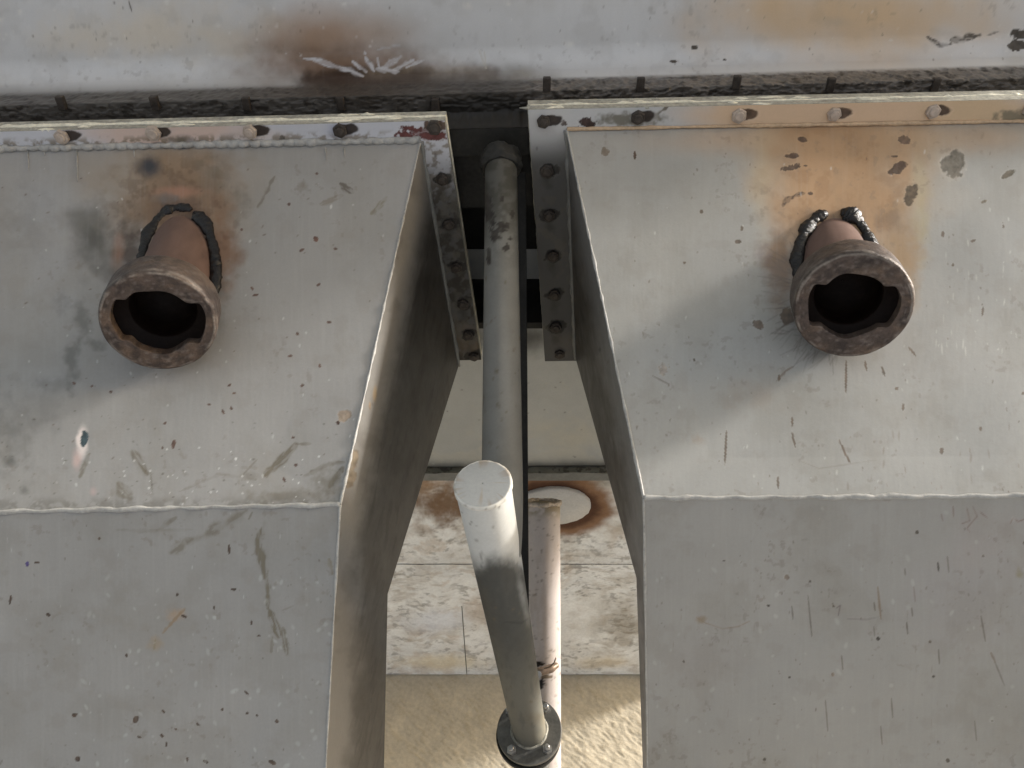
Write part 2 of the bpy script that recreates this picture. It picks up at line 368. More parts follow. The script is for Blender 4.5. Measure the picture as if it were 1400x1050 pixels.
# ------------------------------------------------------------------ the vessel overhead
tank = empty('steel_vessel', (0, .3, ZT), 'large steel vessel overhead, its pale belly scorched brown near the gap between ducts', 'vessel')
TAN = (.64, .46, .28); BRN = (.16, .085, .045)
def belly_paint(X, Y):
    P = Paint(X, Y, (.62, .615, .60), .06, 120, 11)
    P.soft(210, 45, 200, 50, (.66, .58, .46), .7); P.soft(1170, 22, 260, 78, TAN, .95, n=.35, ns=80, edge=.8)
    P.soft(1140, 30, 40, 12, (.45, .40, .33), .4)
    P.soft(450, 50, 140, 60, (.38, .245, .155), .9, n=.25, ns=60); P.soft(480, 92, 190, 40, (.17, .095, .05), .95, n=.4, ns=40); P.soft(500, 110, 110, 24, (.045, .028, .018), .95, n=.6, ns=22, edge=.7)
    P.soft(500, 120, 90, 34, (.05, .03, .02), 1.0, n=.5, ns=24, edge=.6); P.soft(680, 130, 120, 55, (.10, .085, .06), .85, n=.4, ns=50)
    P.soft(600, 100, 120, 14, (.27, .21, .14), .6)
    P.soft(668, 175, 85, 55, (.03, .028, .022), 1, n=.3, edge=.5); P.mix(sst(104, 122, Y + (X - 700) * .012) * .55, (.07, .062, .05))  # centre at the gap painted near black for shade
    P.soft(590, 112, 150, 26, (.065, .045, .032), .9, n=.6, ns=24)
    # flaked star of pale paint round the burn
    for (x0, y0, x1, y1, wd) in [(425, 80, 478, 97, 4), (415, 80, 440, 82, 2), (482, 84, 500, 98, 3.6), (500, 78, 512, 98, 3.8), (498, 70, 500, 74, 2.2), (516, 78, 518, 92, 1.6), (521, 95, 548, 78, 4),
                               (538, 96, 565, 82, 3.4), (556, 92, 580, 82, 2.4), (516, 68, 548, 61, 1.6), (470, 93, 496, 104, 4), (515, 95, 545, 98, 4)]:
        P.stroke([(x0, y0), (x1, y1)], wd * 1.25, (.56, .55, .55), .85, .4, 4, 4)
    P.stroke([(655, 68), (664, 94)], 1.1, (.5, .46, .38), .8, 0); P.stroke([(662, 70), (665, 94)], 1, (.5, .46, .38), .8, 0)
    D = (.075, .062, .048)
    P.stroke([(1268, 50), (1285, 62), (1300, 60)], 3.5, D, .9, .5, 4, 3); P.stroke([(1300, 55), (1340, 48)], 6, D, .95, .45, 4, 3); P.stroke([(1350, 48), (1365, 43)], 2.2, D, .7, .4)
    P.chip(1392, 47, 12, 7, D); P.chip(1390, 62, 14, 7, D); P.chip(950, 65, 5, 3, D); P.chip(920, 84, 6, 2, D); P.chip(991, 82, 3, 1.5, D)
    P.stroke([(176, 3), (180, 14)], 1.8, (.1, .08, .06), .9, 0); P.stroke([(158, 2), (154, 6)], 1.4, (.1, .08, .06), .8, 0)
    P.specks(70, (0, 0, 1400, 80), (.80, .78, .74), (.7, 2.0), 1.8, 0, 5, .5); P.specks(60, (0, 0, 1400, 90), (.15, .12, .09), (.6, 1.5), 2, 90, 6, .7)
    for (x, y, r) in [(27, 16, 5), (2, 27, 5), (8, 48, 3.5), (298, 34, 5.5), (314, 44, 3), (378, 35, 4), (228, 3, 6), (130, 80, 4), (640, 8, 9), (695, 6, 5), (470, 6, 5), (778, 60, 10)]:
        P.soft(x, y, r, r * .7, (.74, .72, .67), .75, n=.4, ns=4)
    P.h += (fbm(X, Y, 240, 33, 2) - .5) * .0025
    return P
# profile: belly, tight bend, upstand
prof = [(-1.6, ZT), (-.1, ZT)] + [(.02 + .25 * k / 90, ZT) for k in range(91)]
R_ = .024
prof += [(WEB_Y - R_ + R_ * math.sin(t), ZT - R_ + R_ * math.cos(t)) for t in np.linspace(.0, math.pi / 2, 26)]
prof += [(WEB_Y, ZT - R_ - (ZT - R_ - ZL) * k / 30) for k in range(1, 31)]
prof += [(WEB_Y + .022 * k / 22, ZL) for k in range(1, 23)] + [(WEB_Y + .023, Z3)]
xx = np.concatenate([[-2, -1.2], np.linspace(-.75, .75, 1150), [.85]])  # unseen right end kept short to let the low sun under
V = np.array([[(x, y - SH * x, z) for x in xx] for (y, z) in prof]); X, Y = proj(V); P = weathered(belly_paint(X, Y), .8, 60)
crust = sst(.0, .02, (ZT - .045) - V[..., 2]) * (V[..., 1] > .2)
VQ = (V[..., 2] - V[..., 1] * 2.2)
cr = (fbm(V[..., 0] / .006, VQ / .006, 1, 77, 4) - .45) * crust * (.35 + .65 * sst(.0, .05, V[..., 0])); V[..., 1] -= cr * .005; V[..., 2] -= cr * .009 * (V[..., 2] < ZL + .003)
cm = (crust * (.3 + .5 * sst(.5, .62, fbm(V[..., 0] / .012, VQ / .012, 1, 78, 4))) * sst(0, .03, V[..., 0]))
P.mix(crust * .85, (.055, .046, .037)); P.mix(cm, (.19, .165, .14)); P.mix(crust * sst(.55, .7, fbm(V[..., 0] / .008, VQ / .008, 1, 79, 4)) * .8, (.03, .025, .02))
V[..., 2] += 0.0
P.soft(665, 168, 95, 48, (.02, .018, .015), 1, n=.4, edge=.5)  # gap shade painted over the crust at the centre
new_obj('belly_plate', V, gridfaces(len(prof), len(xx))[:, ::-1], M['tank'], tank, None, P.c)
box('unseen_shell_side', (-2, -1.6, ZT + .004), (.85, .29, ZT + 1.6), M['greyg'], tank)  # unseen shell, carried back and up to keep sun off the ducts
box('rim_plate', (-2, WEB_Y + .0235, Z3 + .0006), (.85, .352, Z3 + .012), M['dark'], tank, bevel=.001, shear=SH)
box('cross_plate', (-2, .352, Z3 + .012), (.85, .42, Z3 + .022), M['dark'], tank, shear=SH)
# rear belly beyond the necks
def rear_paint(X, Y):
    P = Paint(X, Y, (.52, .52, .49), .1, 60, 21)
    P.soft(700, 462, 130, 30, (.05, .05, .045), .85); P.soft(780, 600, 60, 25, (.60, .56, .46), .6, ns=14)  # first patch: shade of the enclosed gap put into the colour
    P.mix(sst(.5, .62, fbm(X / 2, Y, 30, 24)) * sst(550, 600, Y) * .4, (.62, .58, .48))
    P.mix(sst(626, 640, Y + 4 * (fbm(X, Y, 12, 5) - .5)) * .6, (.14, .13, .10)); P.specks(40, (590, 500, 860, 640), (.6, .58, .5), (.6, 1.6), 2, 0, 9, .6)
    P.specks(30, (590, 500, 860, 640), (.1, .09, .07), (.6, 1.6), 2, 0, 10, .6)
    return P
xs2 = np.concatenate([np.linspace(0, .60, 5)[:-1], np.linspace(.60, .80, 400), np.linspace(.80, 1, 5)[1:]])
panel('rear_belly', [(-2, .55, ZT), (.85, .55, ZT), (.85, .995, ZT), (-2, .995, ZT)], 0, 0, M['side'], tank, rear_paint, .002, .2, xs=xs2, ys=np.linspace(0, 1, 260), edge_fade=False)
def lip_paint(X, Y):
    P = Paint(X, Y, (.20, .20, .17), .3, 12, 41); P.mix(sst(.5, .6, fbm(X, Y, 6, 42)) * .7, (.05, .045, .04)); return P
panel('rear_lip', [(-2, .996, ZT - .001), (.85, .996, ZT - .001), (.85, .996, ZT - .016), (-2, .996, ZT - .016)], 0, 0, M['side'], tank, lip_paint, .002, .02, xs=xs2, ys=np.linspace(0, 1, 12), edge_fade=False)
box('rear_shell', (-2, .30, ZT + .003), (.85, 1.0, ZT + 1.6), M['dark'], tank)
box('rear_light_stop', (-2, .60, CAMZ + .845), (.85, .61, ZT + .004), M['dark'], tank)  # added plate, closes the void behind the gap so it stays dark
box('rear_apron', (-2, .9975, ZT - .012), (.85, 1.02, ZT + .4), M['greyg'], tank)

# ------------------------------------------------------------------ ducts
STEEL = (.302, .295, .282)
def line_int(A, B, t): return A + (B - A) * t
def duct(side):
    L = side < 0
    if L:
        A = onz(575, 193, ZF); A0 = onz(0, 205, ZF); D = onz(627, 500, ZF)
    else:
        A = onz(775, 178, ZF); A0 = onz(1400, 167, ZF); D = onz(787, 490, ZF)
    # front plate leans back as it goes down: .345 m of depth per metre
    hd = nrm(A - A0); dn = nrm([0, .345, -1]); NF = nrm(np.cross(hd, dn))
    B = onplane(*((465, 690) if L else (880, 681)), A, NF); B0 = onplane(*((0, 700) if L else (1400, 678)), A, NF)
    NS = nrm(np.cross(B - A, D - A))
    E = onplane(*((530, 812) if L else (870, 790)), A, NS)
    C = onplane(*((445, 1050) if L else (885, 1050)), A, NS); Fp = onplane(*((525, 1050) if L else (879, 1050)), A, NS)
    if not L:
        pass
    C2 = B + (C - B) * 5.0; F2 = E + (Fp - E) * 5.6  # unseen lower run lengthened to block ground light in the gap
    out = nrm(A0 - A); W = .62
    nm = 'duct'
    root = empty(nm, tuple(float(q) for q in (F2 + np.array([side * .3, 0, 0]))),
                 'left grey hopper duct with sooty scorched pipe stub and chipped red flange corner' if L else
                 'right grey hopper duct with wide tan heat stain and flaked patches above its stub', 'duct', 'pair of hopper ducts bolted under the vessel')
    def ext(P0, P1, x):      # far end of an edge that runs off to the side
        return P0 + nrm(P1 - P0) * x
    A_f = ext(A, A0, W + .1); B_f = B + nrm(B0 - B) * (W + .1)
    # ---- upper front plate
    if L:
        def up(X, Y):
            P = Paint(X, Y, STEEL, .05, 90, 101)
            P.soft(60, 330, 90, 150, (.33, .34, .36), .4)
            P.soft(235, 262, 135, 118, (.30, .235, .165), .7, n=.55, ns=60); P.soft(238, 275, 96, 92, (.235, .16, .10), .9, n=.55, ns=36, edge=.8); P.soft(300, 335, 36, 92, (.19, .105, .06), .9, n=.5, ns=22, edge=.8)
            P.soft(236, 282, 78, 70, (.16, .105, .07), .7, n=.6, ns=24); P.soft(178, 345, 24, 62, (.07, .05, .04), .85, n=.6, ns=14); P.soft(245, 285, 48, 24, (.12, .08, .06), .75, n=.7, ns=12); P.mul(sst(.5, .66, fbm(X, Y, 14, 340)) * (1 - sst(60, 130, np.hypot(X - 235, Y - 300))) * .5, (.5, .45, .42))
            P.soft(290, 240, 30, 40, (.14, .12, .09), .45, n=.8, ns=16)
            P.soft(247, 262, 40, 10, (.34, .19, .13), .8); P.soft(162, 350, 12, 45, (.27, .15, .10), .7)
            P.soft(228, 272, 26, 9, (.15, .14, .135), .7, n=.6, ns=8)
            P.soft(204, 228, 22, 21, (.035, .04, .05), .95, n=.2, ns=14, edge=.8); P.soft(247, 198, 22, 9, (.03, .045, .06), .95, n=.4, ns=10, edge=.6)
            P.soft(128, 325, 42, 58, (.07, .068, .06), .85, n=.5, ns=28); P.soft(150, 372, 28, 22, (.09, .08, .07), .7, n=.6)
            P.soft(112, 300, 30, 25, (.13, .125, .11), .6, n=.6)
            for (x, y, rx, ry, k) in [(112, 440, 14, 30, .5), (130, 470, 22, 10, .6), (100, 500, 14, 38, .55), (75, 525, 28, 14, .35), (85, 420, 12, 20, .35), (20, 600, 36, 70, .35), (12, 628, 12, 10, .7), (30, 670, 12, 8, .5), (60, 560, 30, 40, .22), (300, 425, 10, 40, .3), (40, 300, 40, 60, .18), (330, 280, 22, 26, .35), (300, 395, 14, 26, .4)]:
                P.soft(x, y, rx, ry, (.09, .09, .08), k, n=.8, ns=12)
            P.soft(111, 603, 9, 24, (.74, .66, .62), .95, n=.3, ns=12, edge=.5); P.soft(104, 630, 9, 18, (.62, .44, .40), .6, edge=.7); P.chip(115, 600, 5, 12, (.05, .075, .085), 8)
            P.soft(127, 672, 6, 8, (.55, .38, .36), .45)
            O1 = (.15, .13, .095)
            P.stroke([(122, 620), (108, 652)], 4, O1, .7, .5, 4, 4); P.stroke([(182, 618), (200, 645)], 11, O1, .85, .8, 4, 5); P.stroke([(162, 662), (178, 680)], 10, O1, .75, .7, 4, 5)
            P.stroke([(205, 640), (208, 672)], 1.5, O1, .7, .2); P.stroke([(362, 648), (404, 608)], 8, O1, .85, .55, 4, 5); P.stroke([(404, 606), (424, 606)], 3, O1, .7, .4)
            P.stroke([(350, 655), (300, 648), (245, 672)], 3, O1, .35, .5); P.stroke([(415, 650), (450, 634), (470, 632)], 4.5, O1, .75, .5); P.stroke([(450, 665), (468, 640)], 6, O1, .7, .6)
            P.stroke([(330, 650), (350, 628)], 2, O1, .6, .3); P.soft(340, 650, 12, 8, O1, .4, n=.8, ns=8); P.soft(395, 678, 70, 12, O1, .6, n=.8, ns=10); P.soft(450, 660, 24, 26, O1, .6, n=.9, ns=8); P.soft(435, 700, 30, 10, O1, .4, n=.9, ns=8)
            P.chip(472, 568, 10, 8, (.30, .24, .185), -20); P.chip(462, 578, 3, 3, (.08, .05, .04))
            P.stroke([(352, 282), (375, 240)], 3.5, (.16, .14, .11), .7, .6, 4); P.stroke([(440, 280), (468, 268)], 5, (.2, .17, .13), .6, .8, 4); P.stroke([(466, 252), (482, 264)], 5.5, (.11, .09, .07), .8, .8, 3)
            P.soft(412, 255, 8, 10, (.2, .18, .15), .6, n=.8, ns=6); P.stroke([(508, 292), (528, 270)], 4.5, (.19, .17, .12), .7, .7, 4); P.chip(432, 328, 4, 4, (.16, .09, .07))
            for (x, y, rx, ry) in [(395, 279, 2.5, 2.5), (330, 313, 2, 2.5), (433, 237, 2, 2), (413, 343, 4, 2), (459, 341, 3, 2), (350, 404, 4.5, 2), (436, 390, 3.5, 1.8), (450, 441, 3.5, 2), (407, 457, 2, 3), (397, 487, 4, 1.6), (413, 527, 3, 2), (314, 527, 3, 1.5), (320, 538, 3, 1.5), (286, 553, 3, 1.4), (305, 563, 1.3, 4), (316, 558, 1.3, 3), (237, 607, 3, 7), (225, 578, 1.6, 3), (222, 612, 1.4, 2), (151, 535, 2, 2), (102, 525, 3, 2), (126, 528, 2, 1.5), (400, 597, 2.5, 2), (404, 635, 3, 2), (388, 655, 1.5, 4), (345, 395, 1.5, 3), (437, 500, 2, 3)]:
                P.chip(x, y, rx, ry, (.11, .065, .05), random.uniform(-40, 40), .3, 3, .95)
            P.specks(80, (0, 230, 560, 690), (.12, .08, .06), (.7, 1.4), 2.5, -40, 71, .8); P.specks(80, (0, 560, 470, 690), (.10, .09, .07), (.6, 1.6), 1.8, 0, 75, .8)
            P.specks(70, (0, 210, 560, 690), (.66, .66, .64), (.6, 1.6), 2.5, 90, 72, .6); P.specks(40, (140, 610, 460, 692), (.8, .8, .78), (.8, 1.7), 1.4, 90, 73, .8)
            P.mix(sst(675, 690, Y) * .45 * sst(.4, .6, fbm(X, Y, 10, 6)), (.11, .10, .08))
            return P
        def lo(X, Y):
            P = Paint(X, Y, (.30, .294, .28), .07, 120, 121); O1 = (.16, .14, .10)
            P.stroke([(235, 756), (262, 738)], 11, O1, .65, .6, 4, 5, .8); P.stroke([(258, 742), (300, 722), (338, 698)], 11, O1, .65, .6, 5, 6, .9); P.stroke([(215, 725), (240, 708)], 5, O1, .5, .6); P.stroke([(160, 724), (190, 726), (262, 724)], 3, O1, .3, .6)
            P.stroke([(362, 715), (352, 740), (362, 790)], 9, O1, .85, .8, 4, 8); P.stroke([(364, 785), (366, 832)], 5, O1, .8, .7, 3, 8); P.stroke([(368, 835), (380, 870)], 8, O1, .85, .85, 3, 7); P.stroke([(386, 860), (392, 896)], 6, O1, .8, .8, 3, 7)
            P.stroke([(372, 870), (370, 893)], 3, O1, .6, .6); P.stroke([(385, 835), (402, 828)], 1.2, O1, .5, 0); P.stroke([(340, 710), (345, 700)], 2, O1, .6, 0)
            P.soft(238, 840, 16, 10, (.40, .29, .20), .7, n=.6, ns=8); P.stroke([(252, 832), (222, 866)], 3, (.27, .20, .13), .8, .5); P.soft(212, 880, 12, 14, (.33, .26, .18), .6, n=.7, ns=8); P.stroke([(212, 875), (210, 888)], 2.5, (.22, .18, .1), .7, .3)
            P.chip(38, 771, 2.5, 4, (.07, .05, .16)); P.stroke([(450, 765), (454, 785)], 4, (.2, .17, .11), .7, .4)
            for (x, y, rx, ry, r) in [(136, 736, 2, 2, 0), (51, 769, 4, 1.5, 0), (15, 820, 2, 7, 10), (67, 840, 3.5, 2.4, 20), (242, 813, 2, 2.5, 0), (313, 751, 1.6, 8, 0), (319, 806, 4, 2, 0), (251, 843, 4.5, 2, 20), (292, 831, 1.5, 3, 0), (343, 852, 1.8, 3.5, 0), (353, 870, 3, 1.4, 0), (173, 896, 2.2, 2.5, 0), (185, 984, 4, 6, 30), (103, 978, 2, 4, 30), (106, 1038, 4, 4, 0), (303, 971, 2, 2.5, 0), (223, 973, 3, 1.8, 40), (336, 948, 4, 1.6, 45), (221, 1006, 3, 2.2, 30), (190, 1008, 3.5, 1.8, 20), (255, 1039, 2, 3.5, 0), (280, 1042, 4, 2.4, 30), (337, 976, 2.5, 2, 0), (350, 979, 2, 2, 0), (378, 987, 3, 3, 0), (372, 1043, 6, 3, 20), (101, 978, 3, 3, 0), (270, 991, 3, 1.6, 40), (240, 997, 2, 1.6, 0), (227, 1018, 1.2, 4, 0), (452, 965, 2, 4, 0)]:
                P.chip(x, y, rx, ry, (.075, .05, .035), r, .3, 3, .95)
            P.specks(60, (0, 700, 470, 1050), (.11, .08, .06), (.6, 1.3), 2.5, 80, 74, .7); P.specks(90, (100, 780, 460, 1050), (.52, .54, .52), (1, 3.6), 2.2, 100, 76, .35, 60); P.specks(40, (0, 700, 470, 1050), (.6, .62, .6), (.5, 1), 6, 90, 78, .4, 8)
            return P
    else:
        def up(X, Y):
            P = Paint(X, Y, (.335, .33, .31), .05, 90, 141)
            P.soft(1150, 190, 330, 34, (.46, .31, .19), .8, n=.25, ns=60, edge=.9)
            P.soft(1150, 215, 175, 130, (.42, .33, .23), .75, n=.5, ns=90); P.soft(1150, 235, 122, 145, (.385, .25, .145), 1.0, n=.38, ns=60, edge=.6); P.mul(sst(.52, .68, fbm(X, Y, 20, 341)) * (1 - sst(80, 170, np.hypot(X - 1150, Y - 290))) * .3, (.6, .52, .45)); P.soft(1232, 345, 36, 82, (.33, .22, .12), .85, n=.5, ns=22, edge=.9); P.soft(1066, 360, 28, 74, (.22, .14, .085), .85, n=.5, ns=18, edge=.9); P.soft(1142, 302, 62, 20, (.16, .11, .075), .7, n=.7, ns=12); P.soft(1215, 300, 26, 22, (.18, .12, .075), .6, n=.7, ns=12); P.soft(1262, 300, 16, 60, (.40, .33, .17), .5, n=.6, ns=20)
            P.soft(1040, 250, 22, 110, (.44, .36, .24), .4); P.soft(1255, 260, 14, 90, (.42, .37, .26), .5)
            P.soft(1115, 300, 50, 16, (.26, .17, .10), .6, n=.3)
            D = (.10, .065, .045)
            P.chip(1303, 226, 17, 18, (.155, .14, .115), 0, .45, 9); P.chip(1227, 231, 14, 7, D, -28, .5, 6); P.chip(1244, 265, 9, 15, (.12, .09, .06), 20, .5, 7); P.chip(1379, 238, 11, 4.5, (.14, .12, .09), -30)
            P.chip(1097, 191, 7, 4, D, 20); P.chip(1083, 214, 10, 4, D, 0); P.chip(1082, 230, 14, 4, D, -15, 1.2, 4); P.chip(1101, 227, 3, 1.5, D); P.chip(1236, 192, 11, 5, (.15, .10, .07), 20, .9, 5); P.chip(1223, 214, 5, 1.6, D)
            P.stroke([(1070, 283), (1072, 276), (1085, 269), (1099, 265)], 4.4, D, 1.0, .45, 3, 2); P.chip(1108, 265, 4, 2.4, D)
            P.chip(827, 207, 6, 6, (.17, .14, .11), 0, .6, 5); P.chip(868, 212, 2, 6, D); P.chip(1345, 276, 5, 2, (.2, .17, .13), -20)
            for (x, y, rx, ry, r) in [(1289, 320, 2.5, 4, 0), (1330, 330, 4, 2, -20), (1371, 311, 1.6, 2.5, 0), (959, 290, 2.5, 3, 0), (936, 359, 2, 2, 0), (1009, 331, 5, 3, 0), (1014, 313, 2, 4, 0), (1037, 443, 8, 6, 40), (1077, 432, 10, 12, 0), (1066, 515, 2, 5, 0), (1184, 500, 1.5, 8, -10), (1208, 507, 1.8, 8, -20), (1157, 515, .9, 24, 0), (1227, 530, 2.4, 2.6, 0), (1236, 555, 2, 5, 0), (1084, 575, 1.2, 7, 0), (1086, 600, 1.2, 12, -12), (1155, 616, 1, 20, -25), (993, 610, 1.2, 26, 3), (1289, 615, 3, 5, 0), (1064, 660, 1.2, 10, 0), (1342, 585, 2, 3, 0), (1344, 425, 1.6, 7, 5), (1248, 480, 1.4, 9, -40), (1303, 362, 1.6, 2.5, 0), (950, 490, 2, 2, 0), (1400, 537, 3, 2, 0)]:
                P.chip(x, y, rx, ry, (.12, .085, .06), r, .35, 3, .85)
            P.chip(908, 503, 7, 10, (.32, .27, .22), 0, .7, 4, .7); P.stroke([(893, 513), (915, 524)], 1.4, (.13, .1, .08), .8, .2)
            rg = random.Random(5)
            for i in range(110):   # fine wiry scratches fanning out beside the stub
                a = rg.uniform(math.radians(100), math.radians(262)); r0 = rg.uniform(70, 100); r1 = r0 + rg.uniform(8, 34)
                cx, cy = 1160, 405; b = a + rg.uniform(-.12, .12)
                P.stroke([(cx + r0 * math.cos(a), cy + r0 * math.sin(a) * .95), (cx + r1 * math.cos(b), cy + r1 * math.sin(b) * .95)], 1.0, (.12, .10, .09), rg.uniform(.25, .6), .1)
            P.soft(1060, 380, 22, 50, (.2, .16, .14), .45, n=.6, ns=10); P.soft(1040, 342, 16, 18, (.2, .16, .16), .55, n=.8, ns=8)
            P.soft(1040, 540, 55, 30, (.30, .26, .22), .5, n=.7, ns=20); P.soft(955, 600, 12, 10, (.3, .25, .2), .5, n=.8, ns=6)
            P.stroke([(1062, 520), (1075, 506), (1085, 500)], 2, (.15, .1, .07), .6, .3); P.stroke([(1092, 628), (1120, 640), (1200, 628)], 1.4, (.2, .17, .14), .4, .5)
            P.specks(90, (860, 200, 1400, 675), (.13, .09, .07), (.6, 1.4), 3, 85, 81, .75); P.specks(60, (860, 200, 1400, 675), (.62, .61, .58), (.6, 1.6), 3, 90, 82, .5); P.specks(25, (1150, 570, 1400, 675), (.2, .15, .12), (.7, 1.8), 6, 88, 83, .5, 10)
            P.specks(30, (1280, 330, 1400, 480), (.55, .54, .5), (.7, 1.4), 7, 88, 84, .6, 12)
            return P
        def lo(X, Y):
            P = Paint(X, Y, (.335, .325, .30), .07, 130, 161); D = (.10, .075, .055)
            P.soft(1330, 800, 120, 120, (.335, .315, .305), .5); P.soft(970, 900, 70, 60, (.315, .295, .28), .4)
            for (x, y0, y1, wd, c) in [(1282, 768, 781, 1.9, (.05, .04, .03)), (1200, 802, 845, 2.2, (.23, .17, .12)), (1195, 823, 834, 1.6, (.09, .06, .04)), (1105, 815, 870, 1, D), (1083, 830, 848, 1, D), (1246, 830, 841, 1.3, D), (1239, 850, 866, 1.6, D), (1283, 888, 908, 1.6, D), (1150, 895, 914, 1.4, D), (1128, 956, 1000, 1.2, D), (1219, 955, 983, 1, D), (1205, 995, 1020, 1.3, D), (1237, 777, 786, 1.2, D), (1334, 988, 1015, .9, D), (1249, 802, 822, 1.2, (.22, .17, .16)), (1194, 855, 868, .8, D), (1295, 760, 782, .7, D)]:
                P.stroke([(x, y0), (x + (y1 - y0) * .09, y1)], wd, c, .9, .1)
            P.stroke([(1341, 842), (1348, 878)], 1.3, D, .85, 0); P.stroke([(1356, 894), (1362, 908)], 2.6, (.19, .14, .1), .9, .2); P.stroke([(1362, 908), (1375, 940)], 1.3, D, .8, 0)
            for (x, y, r, c) in [(1200, 872, 2.8, .03), (1051, 829, 2, .06), (1079, 925, 1.6, .06), (1108, 796, 1.5, .1), (1277, 926, 2.2, .06), (1045, 1038, 2.4, .06), (1254, 728, 2.8, .07), (1344, 760, 1.8, .1), (1076, 790, 4, .2), (935, 905, 1.6, .1), (1138, 921, 2.5, .22), (1271, 877, 2, .15), (1297, 1042, 3, .08), (1400, 742, 2, .1), (990, 767, 1.3, .1), (1058, 961, 1, .06), (1140, 829, 1.4, .1), (1358, 988, 1.6, .08)]:
                P.chip(x, y, r, r, (c, c * .8, c * .62), 0, .3, 3, .9)
            P.stroke([(952, 845), (965, 853), (988, 861), (1010, 858), (1026, 850)], 1.4, (.25, .18, .13), .7, .4); P.soft(960, 848, 9, 7, (.25, .19, .12), .7, n=.6, ns=6)
            P.stroke([(1143, 832), (1149, 828), (1146, 842)], 1.4, (.14, .1, .11), .8, 0); P.stroke([(1158, 846), (1185, 846), (1200, 843)], 1.3, (.18, .15, .15), .6, .3)
            R_c = (.17, .075, .065)
            for q in [[(1287, 703), (1289, 712)], [(1303, 692), (1304, 708)], [(1322, 695), (1326, 712), (1315, 716)], [(1330, 692), (1336, 706), (1322, 722), (1326, 728)], [(1340, 700), (1350, 708)], [(1381, 716), (1385, 708), (1392, 713), (1400, 710)]]:
                P.stroke(q, 1.3, R_c, .75, .2)
            P.soft(1395, 785, 10, 10, (.25, .22, .12), .7, n=.6, ns=6); P.soft(1350, 740, 70, 50, (.36, .32, .29), .4)
            P.specks(80, (890, 690, 1400, 1050), (.12, .09, .07), (.6, 1.4), 2.5, 88, 85, .7); P.specks(60, (890, 690, 1400, 1050), (.5, .49, .46), (1, 3.6), 2.2, 90, 86, .4, 50); P.specks(50, (890, 690, 1400, 1050), (.18, .14, .11), (.5, .9), 12, 93, 87, .35, 4)
            return P
    q = lambda a, b, c, d: [a, b, c, d]
    xs = np.concatenate([np.linspace(0, .70, 560), np.linspace(.70, 1, 14)[1:]])
    panel('front_plate', q(A, A_f, B_f, B), 0, 0, M['plate'], root, lambda X, Y: weathered(up(X, Y), 1, L * 7), .0034, .15, xs=xs, ys=np.linspace(0, 1, 430), seed=11 if L else 12)
    dC = C2 - B; C2_f = B_f + dC
    nlow = panel('lower_front_plate', q(B, B_f, C2_f, C2), 0, 0, M['plate'], root, lambda X, Y: weathered(lo(X, Y), 1.1, 20 + L * 7), .0034, .15, xs=np.concatenate([np.linspace(0, .60, 600), np.linspace(.60, 1, 12)[1:]]), ys=np.concatenate([np.linspace(0, .27, 360), np.linspace(.27, 1, 16)[1:]]), seed=13)
    # ---- side plates facing the gap
    def sp(X, Y):
        P = Paint(X, Y, (.175, .165, .15) if L else (.17, .165, .155), .06, 70, 181)  # base darker than the front plates to stand for gap shade
        # streaks run along the plate; gap shade painted in behind the front edge strip
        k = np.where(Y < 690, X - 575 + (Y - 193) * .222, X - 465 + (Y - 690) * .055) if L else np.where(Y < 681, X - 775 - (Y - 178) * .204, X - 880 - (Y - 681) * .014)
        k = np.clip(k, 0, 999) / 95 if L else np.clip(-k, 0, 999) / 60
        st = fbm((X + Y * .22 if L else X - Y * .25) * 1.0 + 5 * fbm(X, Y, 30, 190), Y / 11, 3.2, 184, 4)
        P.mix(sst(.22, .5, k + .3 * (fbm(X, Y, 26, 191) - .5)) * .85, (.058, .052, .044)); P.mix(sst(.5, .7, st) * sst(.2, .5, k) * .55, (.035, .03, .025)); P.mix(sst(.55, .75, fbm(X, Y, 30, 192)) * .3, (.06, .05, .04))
        if L:
            P.soft(512, 538, 3, 12, (.25, .18, .1), .8, rot=5); P.chip(483, 632, 6, 18, (.15, .12, .085), 12, .5, 6); P.chip(480, 655, 7, 14, (.15, .12, .085), 12, .6, 6); P.soft(470, 680, 10, 16, (.13, .11, .1), .5, n=.8, ns=6)
            P.soft(505, 780, 26, 34, (.06, .05, .04), .7, n=.7, ns=12); P.chip(505, 555, 1.5, 6, (.2, .15, .1))
        else:
            P.soft(868, 795, 12, 40, (.07, .06, .05), .7, n=.6); P.chip(819, 478, 1.5, 3, (.05, .05, .05))
        P.specks(40, (440, 200, 640, 1050) if L else (770, 200, 890, 1050), (.1, .08, .06), (.8, 1.8), 4, 100, 186, .7)
        return P
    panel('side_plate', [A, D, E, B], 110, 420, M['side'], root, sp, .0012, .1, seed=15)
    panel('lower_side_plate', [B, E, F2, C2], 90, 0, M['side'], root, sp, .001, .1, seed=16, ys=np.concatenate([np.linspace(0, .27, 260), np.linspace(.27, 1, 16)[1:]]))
    # ---- back and outer plates, closing the hollow
    shift = out * W
    pr = [A, B, C2, F2, E, D]
    far = [p + shift for p in pr]
    V = pr + far; Fc = [[6, 7, 8, 9, 10, 11], [3, 9, 8, 2], [4, 10, 9, 3], [5, 11, 10, 4]]
    new_obj('back_plate', V, Fc, M['greyg'], root, smooth=False)
    # ---- flange
    if L:
        fo = [onz(608, 165, ZF), onz(0, 180, ZF), onz(658, 492, ZF)]
    else:
        fo = [onz(722, 150, ZF), onz(1400, 136, ZF), onz(745, 494, ZF)]
    o1, o2, o3 = fo; of = o1 + nrm(o2 - o1) * (W + .12); ob = o3 + (of - o1)
